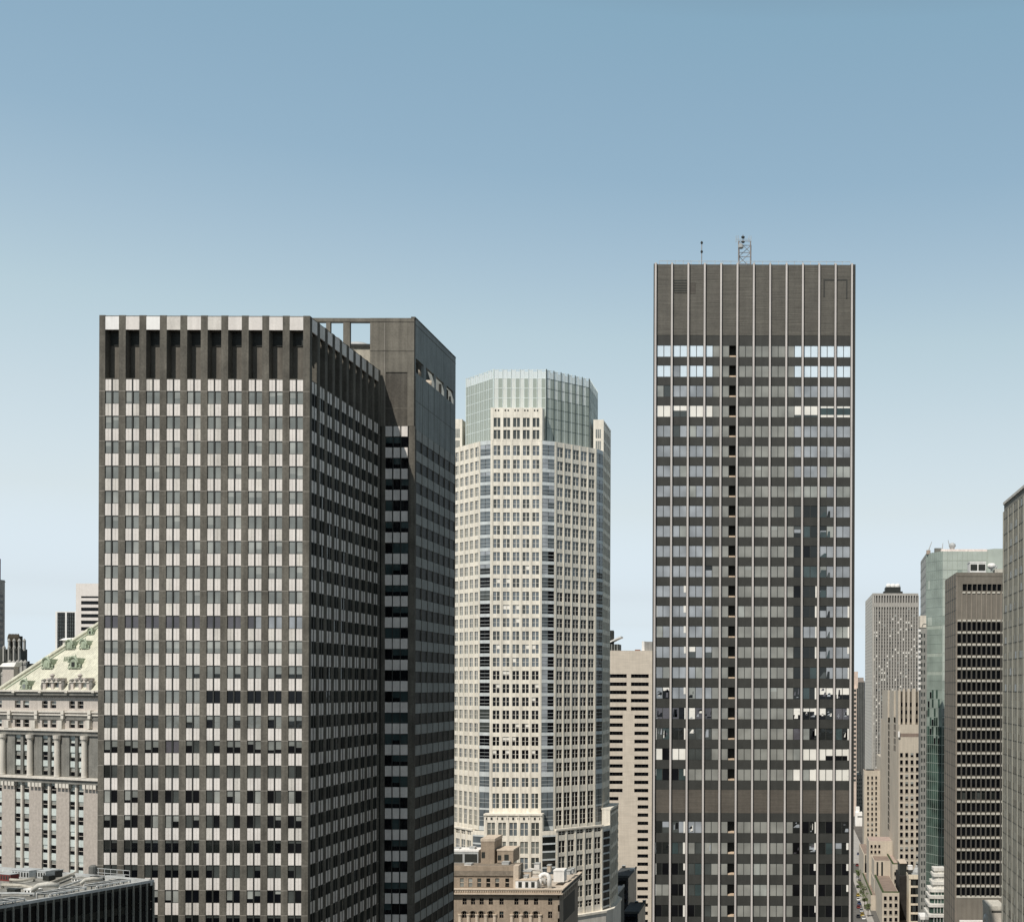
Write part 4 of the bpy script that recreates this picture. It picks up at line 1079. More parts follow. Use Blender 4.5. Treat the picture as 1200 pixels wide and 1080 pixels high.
Y9 = 760.0; F = Frame(0, Y9, 1, 0)
B = Bld('glass_slab', F.U(77), Y9+10, 'dark glass slab with white vertical piers behind the green copper roof', 'building')
q = MB(); q.abox(F.U(65.8), F.U(92), Y9+.3, Y9+22, 0, F.Z(77, 717), G_SLATE); B.part('wall', q)
for a, b in ((65, 67.2), (76.4, 78.4), (87.8, 90.5)):
    q = MB(); q.box(F, F.U(a), F.U(b), 0, F.Z(77, 716.3), -.5, .3, WHITEP); B.add('pier', q)
q = MB(); q.box(F, F.U(65), F.U(92), F.Z(77, 717.4), F.Z(77, 716.2), -1, .2, WHITEP)
B.part('roof_edge', q)
q = MB()
for k in range(30): q.box(F, F.U(67.2), F.U(88), F.Z(77, 720+k*4.1), F.Z(77, 719.3+k*4.1), -.3, -.2+.23, DARKMET)
for px in (69.5, 72, 74.3, 80.5, 83, 85.5): q.box(F, F.U(px)-.1, F.U(px)+.1, 0, F.Z(77, 717.4), -.3, .08, DARKMET)
B.part('glazing_bars', q); B.done()
Y10 = 620.0; F = Frame(0, Y10, 1, 0)
WCON = mat('white_concrete', (.72, .67, .62), var=.04, streak=.04)
B = Bld('banded_tower', F.U(101), Y10+14, 'white concrete tower with black window bands beside the dark granite tower', 'building')
q = MB(); a, b = F.U(88.6), F.U(135)
q.abox(a+.5, b, Y10+1, Y10+28, 0, F.Z(100, 686), LOUV)
q.box(F, a, b, F.Z(100, 698.3), F.Z(100, 683.4), -1.2, 0, WCON); q.box(F, a, F.U(94.6), 0, F.Z(100, 698.3), -28, 0, WCON)
for k in range(24):
    y0 = 700.4+7.62*k if k else 700.4
    q.box(F, F.U(94.6), b, F.Z(100, y0+7.62-3.7+.0), F.Z(100, y0), -1.2, -.01, WCON) if False else None
    q.box(F, F.U(94.6), b, F.Z(100, 703.9+7.62*k), F.Z(100, 700.4+7.62*k), -1.2, -.01, WCON)
    w_ = MB(); pane(w_, F, F.U(94.6), b, F.Z(100, 700.4+7.62*k), F.Z(100, 700.4+7.62*k-3.9) if k else F.Z(100, 698.3), -.5, [(1, G_BLACK)]); B.add('window_band', w_)
q.box(F, F.U(94.6), b, 0, F.Z(100, 700.4+7.62*23.5), -1.2, -.012, WCON)
B.part('wall', q); B.done()

# ================================================================ black glass low building (bottom left)
C11 = at(180, 1030, 165.0); z11 = C11.z
d1 = Vector((.367, .93)).normalized(); d2 = Vector((-.93, .367)).normalized()
Lf = 36.0; Lb = 55.0
P_ = Vector((C11.x, C11.y)); FA11 = Frame(P_.x-d1.x*Lf, P_.y-d1.y*Lf, d1.x, d1.y)
B = Bld('black_glass_building', P_.x-20, P_.y-8, 'low black glass building with thin grey mullions and a cluttered roof at the bottom left', 'building')
poly = [(P_.x-d1.x*Lf, P_.y-d1.y*Lf), (P_.x, P_.y), (P_.x+d2.x*Lb, P_.y+d2.y*Lb), (P_.x-d1.x*Lf+d2.x*Lb, P_.y-d1.y*Lf+d2.y*Lb)]
ROOF11 = mat('pale_roof_membrane', (.23, .225, .20), scale=.35, var=.5, streak=0)
q = MB(); 
def inset(p, e): 
    cx = sum(a[0] for a in p)/4; cy = sum(a[1] for a in p)/4; return [(a[0]+(cx-a[0])*e, a[1]+(cy-a[1])*e) for a in p]
q.prism(inset(poly, .012), 0, z11-.55, DARKMET, ROOF11); B.part('wall', q)
q = MB()
F11 = FA11; F11b = Frame(P_.x, P_.y, d2.x, d2.y)
q.box(F11, 0, Lf, z11-.35, z11, -.5, .12, RAILM); 
q.box(F11, 0, Lf, z11-.75, z11-.35, -.5, -.02, DARKMET)
q.box(F11b, 0, Lb, z11-.75, z11, -.5, .05, RAILM); B.part('parapet', q)
bp = 1.045; nbp = int(Lf/bp)
GREYM = mat('grey_mullion', (.17, .17, .15), rough=.5)
for k in range(nbp+1):
    u = Lf-.05-k*bp; q = MB(); q.box(F11, u-.09, u+.09, 0, z11-.36, -.2, .16, GREYM); B.add('mullion', q)
for r in range(6):
    zt_ = z11-.8-3.2*r
    for k in range(nbp):
        u1 = Lf-.05-k*bp-.09; u0 = u1-bp+.18; w_ = MB()
        pane(w_, F11, u0, u1, zt_-2.05, zt_, -.06, [(1, G_BLACK)]); pane(w_, F11, u0, u1, zt_-3.1, zt_-2.15, -.06, [(1, G_BLACK if k < 4 else G_DARK)]); B.add('window', w_)
B.done()
zr11 = z11-.53
def R11(px, py, dz=0): return at_z(px, py, zr11+dz)
def rack(name, label, pa, pb, wid, hgt):
    a = R11(*pa, hgt); b = R11(*pb, hgt); d = Vector((b.x-a.x, b.y-a.y, 0)); Lr = d.length; f = Frame(a.x, a.y, d.x, d.y)
    root = empty(name, (a.x, a.y, zr11), label, 'roof grating')
    q = MB(); q.box(f, 0, Lr, zr11+hgt-.08, zr11+hgt, -wid, 0, LOUV); q.build('grating', root)
    q = MB()
    for u0, u1, w0, w1 in ((0, Lr, -.02, .1), (0, Lr, -wid-.1, -wid+.02)): q.box(f, u0, u1, zr11+hgt-.12, zr11+hgt+.06, w0, w1, WHITEP)
    n = max(3, int(Lr/1.1))
    for k in range(n+1): u = Lr*k/n; q.box(f, u-.04, u+.04, zr11+hgt, zr11+hgt+.05, -wid, 0, RAILM)
    q.build('frame', root)
    q = MB()
    for k in range(n+1):
        u = Lr*k/n
        for w0 in (-.05, -wid+.05): q.box(f, u-.05, u+.05, zr11, zr11+hgt-.1, w0-.05, w0+.05, RAILM)
    q.build('support', root)
rack('roof_grating', 'dark grating with a white rim at the right end of the black glass roof', (113, 1037.5), (153, 1030), 2.0, .9)
rack('roof_grating', 'dark grating with a white rim between the two elbow ducts on the black glass roof', (58, 1047), (101, 1038.8), 2.0, .9)
rack('roof_grating', 'dark grating with a white rim at the left edge of the black glass roof', (-4, 1058), (29, 1052), 2.0, .9)
for j, (px, py, lb) in enumerate(((46, 1049, 'pale elbow duct nearer the left on the black glass roof'), (101, 1039.5, 'pale elbow duct between the gratings on the black glass roof'))):
    a = R11(px, py); q = MB(); s_ = 1.0 if j == 0 else .8
    q.tube([(a.x-.9*s_, a.y, zr11), (a.x-.85*s_, a.y+.1, zr11+.75*s_), (a.x-.3*s_, a.y+.3, zr11+1.25*s_), (a.x+.6*s_, a.y+.7, zr11+1.35*s_), (a.x+1.7*s_, a.y+1.4, zr11+1.1*s_)], .33*s_, mat('dull_duct', (.47, .45, .40), var=.2), 10)
    tag(q.build('elbow_duct', smooth=True), lb, 'duct')
for j, (pts, r_, lb) in enumerate((([(3, 1036), (25, 1037), (48, 1042)], .22, 'long cream pipe crossing the left half of the black glass roof'), ([(12, 1030), (26, 1031), (40, 1028)], .18, 'thinner cream pipe behind the long one on the black glass roof'),
        ([(60, 1034), (80, 1026), (90, 1022)], .25, 'bent cream pipe in the middle of the black glass roof'), ([(70, 1040), (95, 1031), (120, 1028)], .15, 'thin grey conduit behind the middle grating on the black glass roof'),
        ([(100, 1032), (125, 1026), (146, 1026)], .12, 'thin conduit behind the right grating on the black glass roof'), ([(0, 1046), (20, 1046), (40, 1046.5)], .14, 'thin conduit in front of the long cream pipe on the black glass roof'))):
    q = MB(); P3 = [R11(a, b, .45) for a, b in pts]; q.tube([(P3[0].x, P3[0].y, zr11)]+[tuple(p) for p in P3]+[(P3[-1].x, P3[-1].y, zr11)], r_, mat('cream_pipe', (.38, .355, .30)) if j < 3 else RAILM, 8)
    tag(q.build('roof_pipe', smooth=True), lb, 'pipe')
def r11box(name, lb, cat, px, py, w_, d_, h_, m, mt=None):
    a = R11(px, py); f = Frame(a.x, a.y, -d2.x, -d2.y); q = MB(); q.box(f, 0, w_, zr11, zr11+h_, -d_, 0, m)
    q.box(f, -.06, w_+.06, zr11+h_, zr11+h_+.08, -d_-.06, .06, mt or RAILM)
    n = max(2, int(w_/.5))
    for k in range(n): q.box(f, (k+.25)*w_/n, (k+.75)*w_/n, zr11+h_*.25, zr11+h_*.8, 0, .03, LOUV)
    tag(q.build(name), lb, cat)
r11box('air_handler', 'low grey air handler with dark slots at the rear left of the black glass roof', 'air handler', 14, 1028, 3.4, 2, 1.1, RAILM)
r11box('air_handler', 'grey air handler in the rear middle of the black glass roof', 'air handler', 38, 1028, 2.6, 2, 1.0, RAILM)
r11box('air_handler', 'small dark air handler behind the bent cream pipe', 'air handler', 57, 1027, 1.3, 1.2, .9, DARKMET)
r11box('air_handler', 'small pale cabinet in front of the long cream pipe on the black glass roof', 'cabinet', 28, 1047, 1.8, 1.2, .6, WHITEP, WHITEP)
r11box('red_cabinet', 'dark red plant cabinet at the left rear edge of the black glass roof', 'cabinet', -3, 1031, 2.6, 1.2, .9, mat('dark_red', (.16, .04, .035)))
r11box('fan_unit', 'dark fan unit beside the rear middle air handler of the black glass roof', 'fan', 50, 1031, 1.2, 1.0, .6, LOUV, DARKMET)
r11box('fan_unit', 'dark low fan unit between the two roof hatches on the black glass roof', 'fan', 106, 1031, 1.5, .9, .5, LOUV, DARKMET)
r11box('fan_unit', 'dark fan unit at the front left of the black glass roof by the grating', 'fan', 8, 1046, 1.5, .8, .5, DARKMET, LOUV)
r11box('roof_hatch', 'flat pale hatch near the right corner of the black glass roof', 'hatch', 128, 1033, 2.2, 1.0, .3, WHITEP, ROOF11)
r11box('roof_hatch', 'flat pale hatch behind the middle grating on the black glass roof', 'hatch', 84, 1032, 2.2, 1.4, .35, WHITEP, ROOF11)
root = empty('roof_railing', R11(130, 1026), 'grey pipe railing at the rear right of the black glass roof', 'railing')
q = MB(); a = R11(108, 1026); b = R11(152, 1029.5)
for hh in (.55, 1.15): q.tube([(a.x, a.y, zr11+hh), (b.x, b.y, zr11+hh)], .05, RAILM, 6)
q.build('rail', root)
for k in range(7):
    t = k/6; q = MB(); p = a.lerp(b, t); q.tube([(p.x, p.y, zr11), (p.x, p.y, zr11+1.2)], .05, RAILM, 6); q.build('post', root)
q = MB(); p = R11(109, 1026.5); q.lathe(p.x, p.y, [(.55, zr11), (.55, zr11+1.4), (.3, zr11+1.6)], mat('dark_grey_metal', (.12, .12, .11)), 12)
tag(q.build('vent_drum'), 'dark grey vent drum at the left end of the railing on the black building', 'vent')

# ================================================================ grey grid building (right edge)
X12 = 50.0; PALEC = mat('pale_coping', (.62, .60, .55))
Yf = X12*FPX/((1176.2-VX)+ROLL*(700-VY)); z12 = at(1176.2, 589.5, Yf).z
FL = Frame(X12, Yf, 0, -1)
GG = mat('grey_green_precast', (.245, .24, .205), var=.06, streak=.12)
GG2 = mat('grey_green_rib', (.32, .315, .27), var=.06, streak=.1)
B = Bld('grid_wall_building', X12+15, Yf-45, 'grey grid-panelled building cut by the right edge of the picture', 'skyscraper')
Lx = 120.0
q = MB(); q.abox(X12+.15, X12+40, Yf-Lx, Yf, 0, z12-.3, GG); B.part('wall', q)
q = MB(); q.box(FL, 0, Lx, z12-.45, z12+.15, -.5, .25, PALEC); q.box(FL, 0, Lx, z12-2.0, z12-.45, -.4, -.02, GG); B.part('parapet', q)
GC = glass('glass_olive', (.11, .108, .09), 1.18)
for k in range(61):
    u = k*2.0
    q = MB(); q.box(FL, u-(.22 if k % 3 == 0 else .09), u+(.22 if k % 3 == 0 else .09), 0, z12-2.0, -.3, .22 if k % 3 == 0 else .08, GG2 if k % 3 == 0 else GG); B.add('mullion', q)
for r in range(44):
    zt_ = z12-2.2-3.6*r
    q = MB(); q.box(FL, 0, Lx, zt_-1.6, zt_-1.5, -.1, .06, DARKMET); q.box(FL, 0, Lx, zt_-3.6, zt_-1.6, -.3, .0, GG); B.add('spandrel', q)
    for k in range(40):
        w_ = MB(); pane(w_, FL, k*2+.1, k*2+1.9, zt_-1.5, zt_+.0, .02, [(1, random.choice([GC, GC, GG, GG2]))]); B.add('window', w_)
B.done()

# ================================================================ brown concrete building
Y13 = 381.0; F = Frame(0, Y13, 1, 0); zz13 = lambda py: F.Z(1148, py)
BC = mat('brown_concrete', (.190, .170, .140), var=.08, streak=.14)
BC2 = mat('brown_concrete_rib', (.26, .225, .185), var=.08, streak=.1)
PB = mat('pale_beading', (.52, .49, .42), var=.2, scale=1.5)
B = Bld('brown_concrete_building', F.U(1150), Y13+13, 'brown concrete building with rows of narrow black windows and pale sills', 'skyscraper')
xa, xb = F.U(1120.2, 850), F.U(1200, 850)
q = MB(); q.abox(xa+.35, xb, Y13+.5, Y13+27, 0, zz13(671.5), LOUV)
q.box(F, xa, xb, zz13(675), zz13(670.6), -.6, .1, BC); q.box(F, xa, xb, zz13(684.2), zz13(675), -.6, 0, BC)
q.box(F, xa+.02, F.U(1121.6), 0, zz13(675.3), -.5, .04, BC2)
wy = [729.2+14.13*i for i in range(23)]
q.box(F, xa, F.U(1127), zz13(692), zz13(684.2), -.6, -.002, BC)
q.box(F, xa, xb, zz13(wy[0]), zz13(692), -.6, 0, BC)
for i, y in enumerate(wy):
    if i < 22: q.box(F, F.U(1121.6), xb, zz13(wy[i+1]), zz13(y+9.7), -.6, -.05, BC)
q.box(F, xa, xb, 0, zz13(wy[22]+9.7), -.6, .02, BC)
B.part('wall', q)
FL = Frame(xa, Y13+27, 0, -1); q = MB(); q.box(FL, 0, 26.38, 0, zz13(670.6), -.4, 0, BC)
for r in range(44): zt_ = zz13(686)-3.78*r; q.box(FL, 0, 27, zt_-.12, zt_, -.1, .04, LOUV)
for k in range(6): q.box(FL, k*5.2, k*5.2+.25, 0, zz13(671.5), 0, .07, BC2)
B.part('side_wall', q)
for k in range(10):
    px = 1123.4+5.75*k
    q = MB(); q.box(F, F.U(px+2.6), F.U(px+4.4), zz13(wy[22]+9.7), zz13(wy[0]), -.5, .14, DARKMET if False else mat('dark_brown_fin', (.075, .07, .06))); q.box(F, F.U(px+2.9), F.U(px+4.1), zz13(726), zz13(695), -.0, .14, BC2); B.add('fin', q)
    for i, y in enumerate(wy[:23]):
        w_ = MB(); g = G_BLACK if not (i == 14 and k < 9) else random.choice([G_DARK, G_SLATE, G_BLACK])
        pane(w_, F, F.U(px-1.4), F.U(px+2.6), zz13(y+9.6), zz13(y+.1), -.3, [(1, g)]); B.add('window', w_)
        s_ = MB(); s_.box(F, F.U(px-1.6), F.U(px+2.7), zz13(y-1.2), zz13(y-3.4), -.2, .22, PB); B.add('sill', s_)
for k in range(9):
    px = 1128.9+5.8*k
    w_ = MB(); pane(w_, F, F.U(px-2), F.U(px+2.4), zz13(692 if k < 7 else 693), zz13(684.2), -.2, [(1, G_BLACK)]); w_.box(F, F.U(px-2), F.U(px-1.2), zz13(692), zz13(684.2), -.2, 0.02, BC); B.add('window', w_)
    s_ = MB(); s_.box(F, F.U(px-1.6), F.U(px+2), zz13(695.2), zz13(693.2), -.2, .2, PB); B.add('sill', s_)
q = MB(); q.box(F, F.U(1121.6), xb, zz13(1051.5), zz13(1049), -.3, .12, PB); B.part('lower_ledge', q)
B.done()
rbox('cooling_unit', 'white cooling unit with two black openings on the brown concrete building', 'cooling unit', 1136.5, 1155.3, 659, 670, Y13+4, 5, WHITEP, WHITEP, fan_ex)
q = MB(); p = at(1162, 664, Y13+4); q.lathe(p.x, Y13+4, [(.3, p.z-1.6), (.35, p.z-.8), (1.2, p.z-.3), (1.4, p.z+.5), (.9, p.z+1.1)], WHITEP, 12); q.tube([(p.x+.8, Y13+4, p.z-1.5), (p.x+1.6, Y13+3, p.z+.2)], .2, RAILM, 6)
tag(q.build('satellite_dish', smooth=True), 'white round dish right of the cooling unit on the brown concrete building', 'dish')
rbox('roof_box', 'pale low box at the right end of the brown concrete roof', 'roof box', 1166, 1178, 666.5, 670.6, Y13+3, 4, PB)
rbox('pale_tower_top', 'pale concrete stair tower with a dark slit, at the foot of the brown concrete building', 'building', 1158.5, 1177, 1065.5, 1100, 330, 10, mat('pale_concrete', (.52, .47, .40)), PB,
     lambda q, p, r, D: q.abox(p.x+.8, r.x, D-.05, D, r.z-.75, r.z-.3, LOUV))
q = MB(); pts = [at(1153.5+t*1.5, 1073+t*t*.55, 332) for t in range(6)]; q.tube(pts, .9, WHITEP, 8)
tag(q.build('curved_duct', smooth=True), 'white curved duct left of the pale stair tower at the bottom right', 'duct')
q = MB(); 
a = at(1122, 1078.5, 380); b = at(1152, 1079, 380); q.abox(a.x, b.x, 360, 380.9, 0, a.z-.4, BC)
for k in range(6): p = at(1127+4.6*k, 1077, 378); q.abox(p.x-.6, p.x+.6, 378, 379, a.z-.4, a.z+.5, WHITEP)
tag(q.build('low_annex'), 'low brown annex with a row of white roof blocks below the brown concrete building', 'building')

# ================================================================ green glass tower
Y14 = 500.0; F = Frame(0, Y14, 1, 0); z14 = lambda py: F.Z(1130, py)
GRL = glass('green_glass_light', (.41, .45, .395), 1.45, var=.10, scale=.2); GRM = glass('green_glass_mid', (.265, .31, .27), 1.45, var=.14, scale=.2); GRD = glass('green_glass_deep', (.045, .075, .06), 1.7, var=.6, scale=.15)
GRF = mat('green_frame', (.38, .42, .36), var=.05)
B = Bld('green_glass_tower', F.U(1130), Y14+20, 'green glass tower with a faceted left corner behind the brown concrete building', 'skyscraper')
c1_ = (F.U(1104, 800), Y14); c2_ = at(1084.8, 800, Y14+9); c2_ = (c2_.x, c2_.y); c3_ = at(1078.4, 800, Y14+42); c3_ = (c3_.x, c3_.y); xr_ = F.U(1185, 800)
ztop = z14(645.5)
q = MB(); q.prism([(c1_[0]+.3, c1_[1]+.3), (xr_, Y14+.3), (xr_, Y14+44), (c3_[0]+.4, Y14+44), (c3_[0]+.4, c3_[1]), (c2_[0]+.4, c2_[1]+.1)], 0, ztop-.5, DARKMET, ROOFG); B.part('wall', q)
def curtain(F, L, gtop, pickn, rows, fl, nmod, frame, px):
    q = MB(); mod = L/nmod
    for r in range(rows):
        z1 = gtop-fl*r; z0 = z1-fl
        for k in range(nmod):
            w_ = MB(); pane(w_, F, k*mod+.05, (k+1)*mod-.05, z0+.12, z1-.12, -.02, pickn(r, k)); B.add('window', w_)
        q.box(F, 0, L, z0-.12, z0+.12, -.2, .05, frame)
    for k in range(nmod+1): q.box(F, k*mod-.06, k*mod+.06, gtop-fl*rows, gtop, -.2, .06, frame)
    B.part('curtain_frame', q)
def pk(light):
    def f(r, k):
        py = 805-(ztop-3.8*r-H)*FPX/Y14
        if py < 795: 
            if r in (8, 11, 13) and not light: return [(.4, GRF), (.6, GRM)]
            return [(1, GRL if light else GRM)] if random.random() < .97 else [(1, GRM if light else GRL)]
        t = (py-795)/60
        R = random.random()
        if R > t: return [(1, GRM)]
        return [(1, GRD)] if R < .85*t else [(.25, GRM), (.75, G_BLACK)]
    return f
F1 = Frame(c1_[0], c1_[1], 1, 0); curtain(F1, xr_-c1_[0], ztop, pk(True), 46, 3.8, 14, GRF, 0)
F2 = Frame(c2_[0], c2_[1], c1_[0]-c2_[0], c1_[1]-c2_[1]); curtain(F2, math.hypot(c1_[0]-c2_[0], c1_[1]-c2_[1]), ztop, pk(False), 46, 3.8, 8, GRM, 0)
F3 = Frame(c3_[0], c3_[1], c2_[0]-c3_[0], c2_[1]-c3_[1]); GS3 = mat('pale_grey_clad', (.42, .42, .39), streak=.1); L3 = math.hypot(c2_[0]-c3_[0], c2_[1]-c3_[1])
q = MB(); q.box(F3, 0, L3, 0, ztop, -.4, 0, GS3)
for r in range(46): q.box(F3, 0, L3, ztop-3.8*r-1.5, ztop-3.8*r-.6, 0, .05, mat('side_band_grey', (.33, .335, .31)))
B.part('side_wall', q)
q = MB(); q.box(F1, -.2, F.U(1162)-c1_[0], ztop, ztop+1.0, -12, -2, mat('pink_white_coping', (.78, .68, .62))); B.part('roof_edge', q)
q = MB(); n1 = F.U(1157, 655); n2 = F.U(1164, 655); q.prism([(n1, Y14-.1), (n2, Y14-3), (xr_, Y14-3), (xr_, Y14+.25), (n1, Y14+.25)], 0, z14(643.5), GRL, ROOFG)
B.part('projecting_bay', q)
B.done()
def crane(px, py0, py1, lb, lean):
    root = empty('window_cleaning_crane', at(px, py0, Y14+8), lb, 'crane'); p = at(px, py0, Y14+8); t = at(px+lean, py1, Y14+8)
    q = MB(); q.abox(p.x-.8, p.x+.8, Y14+7.4, Y14+8.8, ztop-.5, ztop+1.2, mat('orange_grey', (.42, .33, .27))); q.build('cab', root)
    q = MB(); q.tube([(p.x, Y14+8, ztop+1), tuple(t)], .28, RAILM, 6, .12); q.build('jib', root)
crane(1088, 646, 634.5, 'thin tilted crane at the left end of the green tower roof', 4)
crane(1104, 645, 636, 'pale short crane in the middle of the green tower roof group', 1)
crane(1114, 645, 632.5, 'thicker crane at the right of the green tower roof group', -3)
q = MB(); p = at(1116, 640, Y14+6); q.lathe(p.x, p.y, [(.9, ztop-.3), (1.0, p.z-.5), (1.5, p.z), (1.3, p.z+1), (.4, p.z+1.5)], RAILM, 12); tag(q.build('vent_cowl', smooth=True), 'round grey vent cowl at the foot of the thicker crane on the green tower', 'vent')
q = MB(); p = at(1099, 644, Y14+6); q.abox(p.x-1.4, p.x+1.4, p.y-1, p.y+1, ztop-.3, p.z+.6, GREYM); tag(q.build('roof_box'), 'dark grey box left of the pale short crane on the green tower', 'roof box')
# slim grey tower before its left flank
Yl = 470.0; F = Frame(0, Yl, 1, 0)
B = Bld('slim_tower', F.U(1080), Yl+6, 'slim grey and cream building pressed against the left flank of the green glass tower', 'building')
q = MB(); a, b = F.U(1078.6, 900), F.U(1085.6, 900)
GM = mat('mid_grey_stone', (.25, .245, .22), streak=.2)
q.abox(a, b, Yl, Yl+7, 0, F.Z(1080, 735), GM); q.abox(a-.3, b-.3, Yl-.2, Yl+6.5, F.Z(1080, 735), F.Z(1080, 721), mat('cream_stone2', (.62, .56, .47)))
q.tube([(a+1.4+1.0*math.cos(t*math.pi/6), Yl-.25, F.Z(1080, 734)+1.2*math.sin(t*math.pi/6)) for t in range(7)], .15, GM, 5)
B.part('wall', q)
for k in range(28):
    y = 737+k*3.1*2
    if y < 808: q = MB(); q.abox(a-.9, a, Yl+.3, Yl+2, F.Z(1080, y+3), F.Z(1080, y), WHITEP); B.add('balcony', q)
for k in range(40):
    q = MB(); y = 742+k*8.6; q.pbox(F, 1079.4, 1081.0, y, y+4.6, -.05, .04, G_SLATE); B.add('window', q)
    q = MB(); q.pbox(F, 1082.4, 1084.0, y, y+4.6, -.05, .04, G_SLATE); B.add('window', q)
B.done()
# white stepped building
Yk = 425.0; F = Frame(0, Yk, 1, 0)
B = Bld('terraced_white_building', F.U(1100), Yk+8, 'white stepped building with rounded ledges between the green tower and the brown concrete building', 'building')
for j, (px0, y0, y1, dd) in enumerate(((1098.5, 1021, 1026, 9), (1097.2, 1027, 1035.5, 7), (1095.8, 1036, 1043, 6), (1092.3, 1044, 1050, 4.5), (1091.3, 1051, 1059.5, 3), (1090.0, 1060, 1070.5, 1.5), (1089.2, 1071, 1100, 0))):
    q = MB(); a = F.U(px0); zt_ = F.Z(1098, y0); zb_ = 0 if j == 6 else F.Z(1098, y1)-3
    def poly(e, dd=dd, a=a): 
        P = [(a-e+1.6*(1-math.cos(t*math.pi/8)), Yk+dd-e+1.6*(1-math.sin(t*math.pi/8))) for t in range(0, 5)]
        return P+[(F.U(1112), Yk+dd-e), (F.U(1112), Yk+14), (a-e, Yk+14)]
    q.prism(poly(-.3), zb_, zt_-.5, GRD if j > 2 else PALEC, PALEC); B.part('storey', q)
    q = MB(); q.prism(poly(.15), zt_-1.0, zt_, PALEC, PALEC); B.part('ledge', q)
    w_ = MB()
    for k in range(5): u = a+1.8+k*1.1; w_.abox(u, u+.12, Yk+dd+.1, Yk+dd+.3, zt_-3, zt_-1.0, WHITEP)
    B.part('glazing_bars', w_)
B.done()
rbox('white_canopy', 'flat white canopy at the foot of the slim grey and cream building', 'canopy', 1078.5, 1089, 1073.5, 1076.5, 440, 8, WHITEP, None)

# ================================================================ pale ribbed tower far behind
Y15 = 900.0; F = Frame(0, Y15, 1, 0); z15 = lambda py: F.Z(1048, py)
PR = mat('pale_ribbed_stone', (.37, .35, .315), var=.06, streak=.08); PRD = mat('ribbed_recess', (.15, .145, .135), var=.25, scale=.08)
PRL = mat('pale_side_stone', (.60, .57, .51), var=.05, streak=.07)
B = Bld('ribbed_tower', F.U(1048), Y15+40, 'pale grey ribbed skyscraper with a fan box on top, behind the stepped limestone building', 'skyscraper')
xa, xb = F.U(1022.4, 800), F.U(1075.8, 800); Yb = Y15*1.095
q = MB(); q.abox(xa+.1, xb, Y15+.8, Yb, 0, z15(696), PRD); q.box(F, xa, xb, z15(697.6), z15(694.9), -1, .2, PR); B.part('wall', q)
for k in range(18):
    u = xa+(xb-xa)*k/17; q = MB(); q.box(F, u-.45, u+.45, 0, z15(697.6), -.9, .3, PR); B.add('pier', q)
q = MB()
for r in range(56):
    y = 707+r*3.95
    q.box(F, xa, xb, z15(y+1.0), z15(y), -.8, -.68, PR)
q.box(F, xa, xb, z15(711), z15(706), -.8, .1, PR)
B.part('spandrel_bands', q)
for r in range(50):
    for k in range(17):
        if random.random() < .22:
            y = 712.3+r*3.95; u = xa+(xb-xa)*k/17; w_ = MB(); w_.box(F, u+.5, u+(xb-xa)/17-.5, z15(y+2), z15(y), -.75, -.3, random.choice([G_WHITE, G_WHITE, G_DARK, G_LIGHT])); B.add('window', w_)
FL = Frame(xa, Yb, 0, -1); q = MB(); q.box(FL, 0, Yb-Y15, 0, z15(695), -1, 0, PRL)
for r in range(60): q.box(FL, 0, Yb-Y15, z15(700+3.95*r), z15(699.7+3.95*r), 0, .05, PR)
B.part('side_wall', q); B.done()
def arches(q, p, r, D):
    for k in range(3):
        x_ = p.x+(r.x-p.x)*(.2+.3*k); q.lathe(x_, D+2, [(2.0, r.z), (2.1, r.z+1.4), (1.2, r.z+2.4), (.3, r.z+2.8)], WHITEP, 10)
    q.abox(p.x-1.5, r.x+1.5, D-.5, D+8, p.z-.2, p.z+1.2, LOUV)
rbox('cooling_tower', 'dark fan box with three white domes on top of the pale ribbed skyscraper', 'cooling tower', 1038, 1055.5, 687.5, 694.5, Y15+10, 12, LOUV, None, arches)
Y17 = 1150.0; F = Frame(0, Y17, 1, 0)
q = MB(); q.abox(F.U(985), F.U(1013.6), Y17, Y17+40, 0, F.Z(1008, 799), mat('charcoal_cladding', (.055, .058, .058))); 
root = empty('dark_slab', (F.U(1009), Y17, 0), 'charcoal slab between the flat-fronted tower and the pale ribbed skyscraper', 'building'); q.build('wall', root)
q = MB(); q.abox(F.U(985), F.U(1013.2), Y17-.4, Y17+41, F.Z(1008, 799), F.Z(1008, 797.2), mat('brown_cap', (.30, .26, .23))); q.abox(F.U(1006.5), F.U(1012.5), Y17+6, Y17+20, F.Z(1008, 797.2), F.Z(1008, 793.5), MATS['brown_cap']); q.build('roof', root)
q = MB(); 
for k in range(5): u = F.U(1004+2.0*k); q.abox(u-.2, u+.2, Y17-.3, Y17, 0, F.Z(1008, 799), GREYM)
q.build('rib', root)
F = Frame(0, 1040.0, 1, 0); q = MB(); q.abox(F.U(985), F.U(1004.0), 1040, 1070, 0, F.Z(1004, 806), mat('peach_stone', (.62, .50, .42))); q.abox(F.U(985), F.U(1005.6), 1043, 1065, F.Z(1004, 806), F.Z(1004, 786.5), MATS['peach_stone'])
for k in range(22): q.abox(F.U(1000), F.U(1003.4), 1039.9, 1040, F.Z(1004, 810+5*k), F.Z(1004, 807.5+5*k), G_SLATE)
tag(q.build('peach_tower'), 'peach stone tower sliver beside the right edge of the flat-fronted tower', 'building')
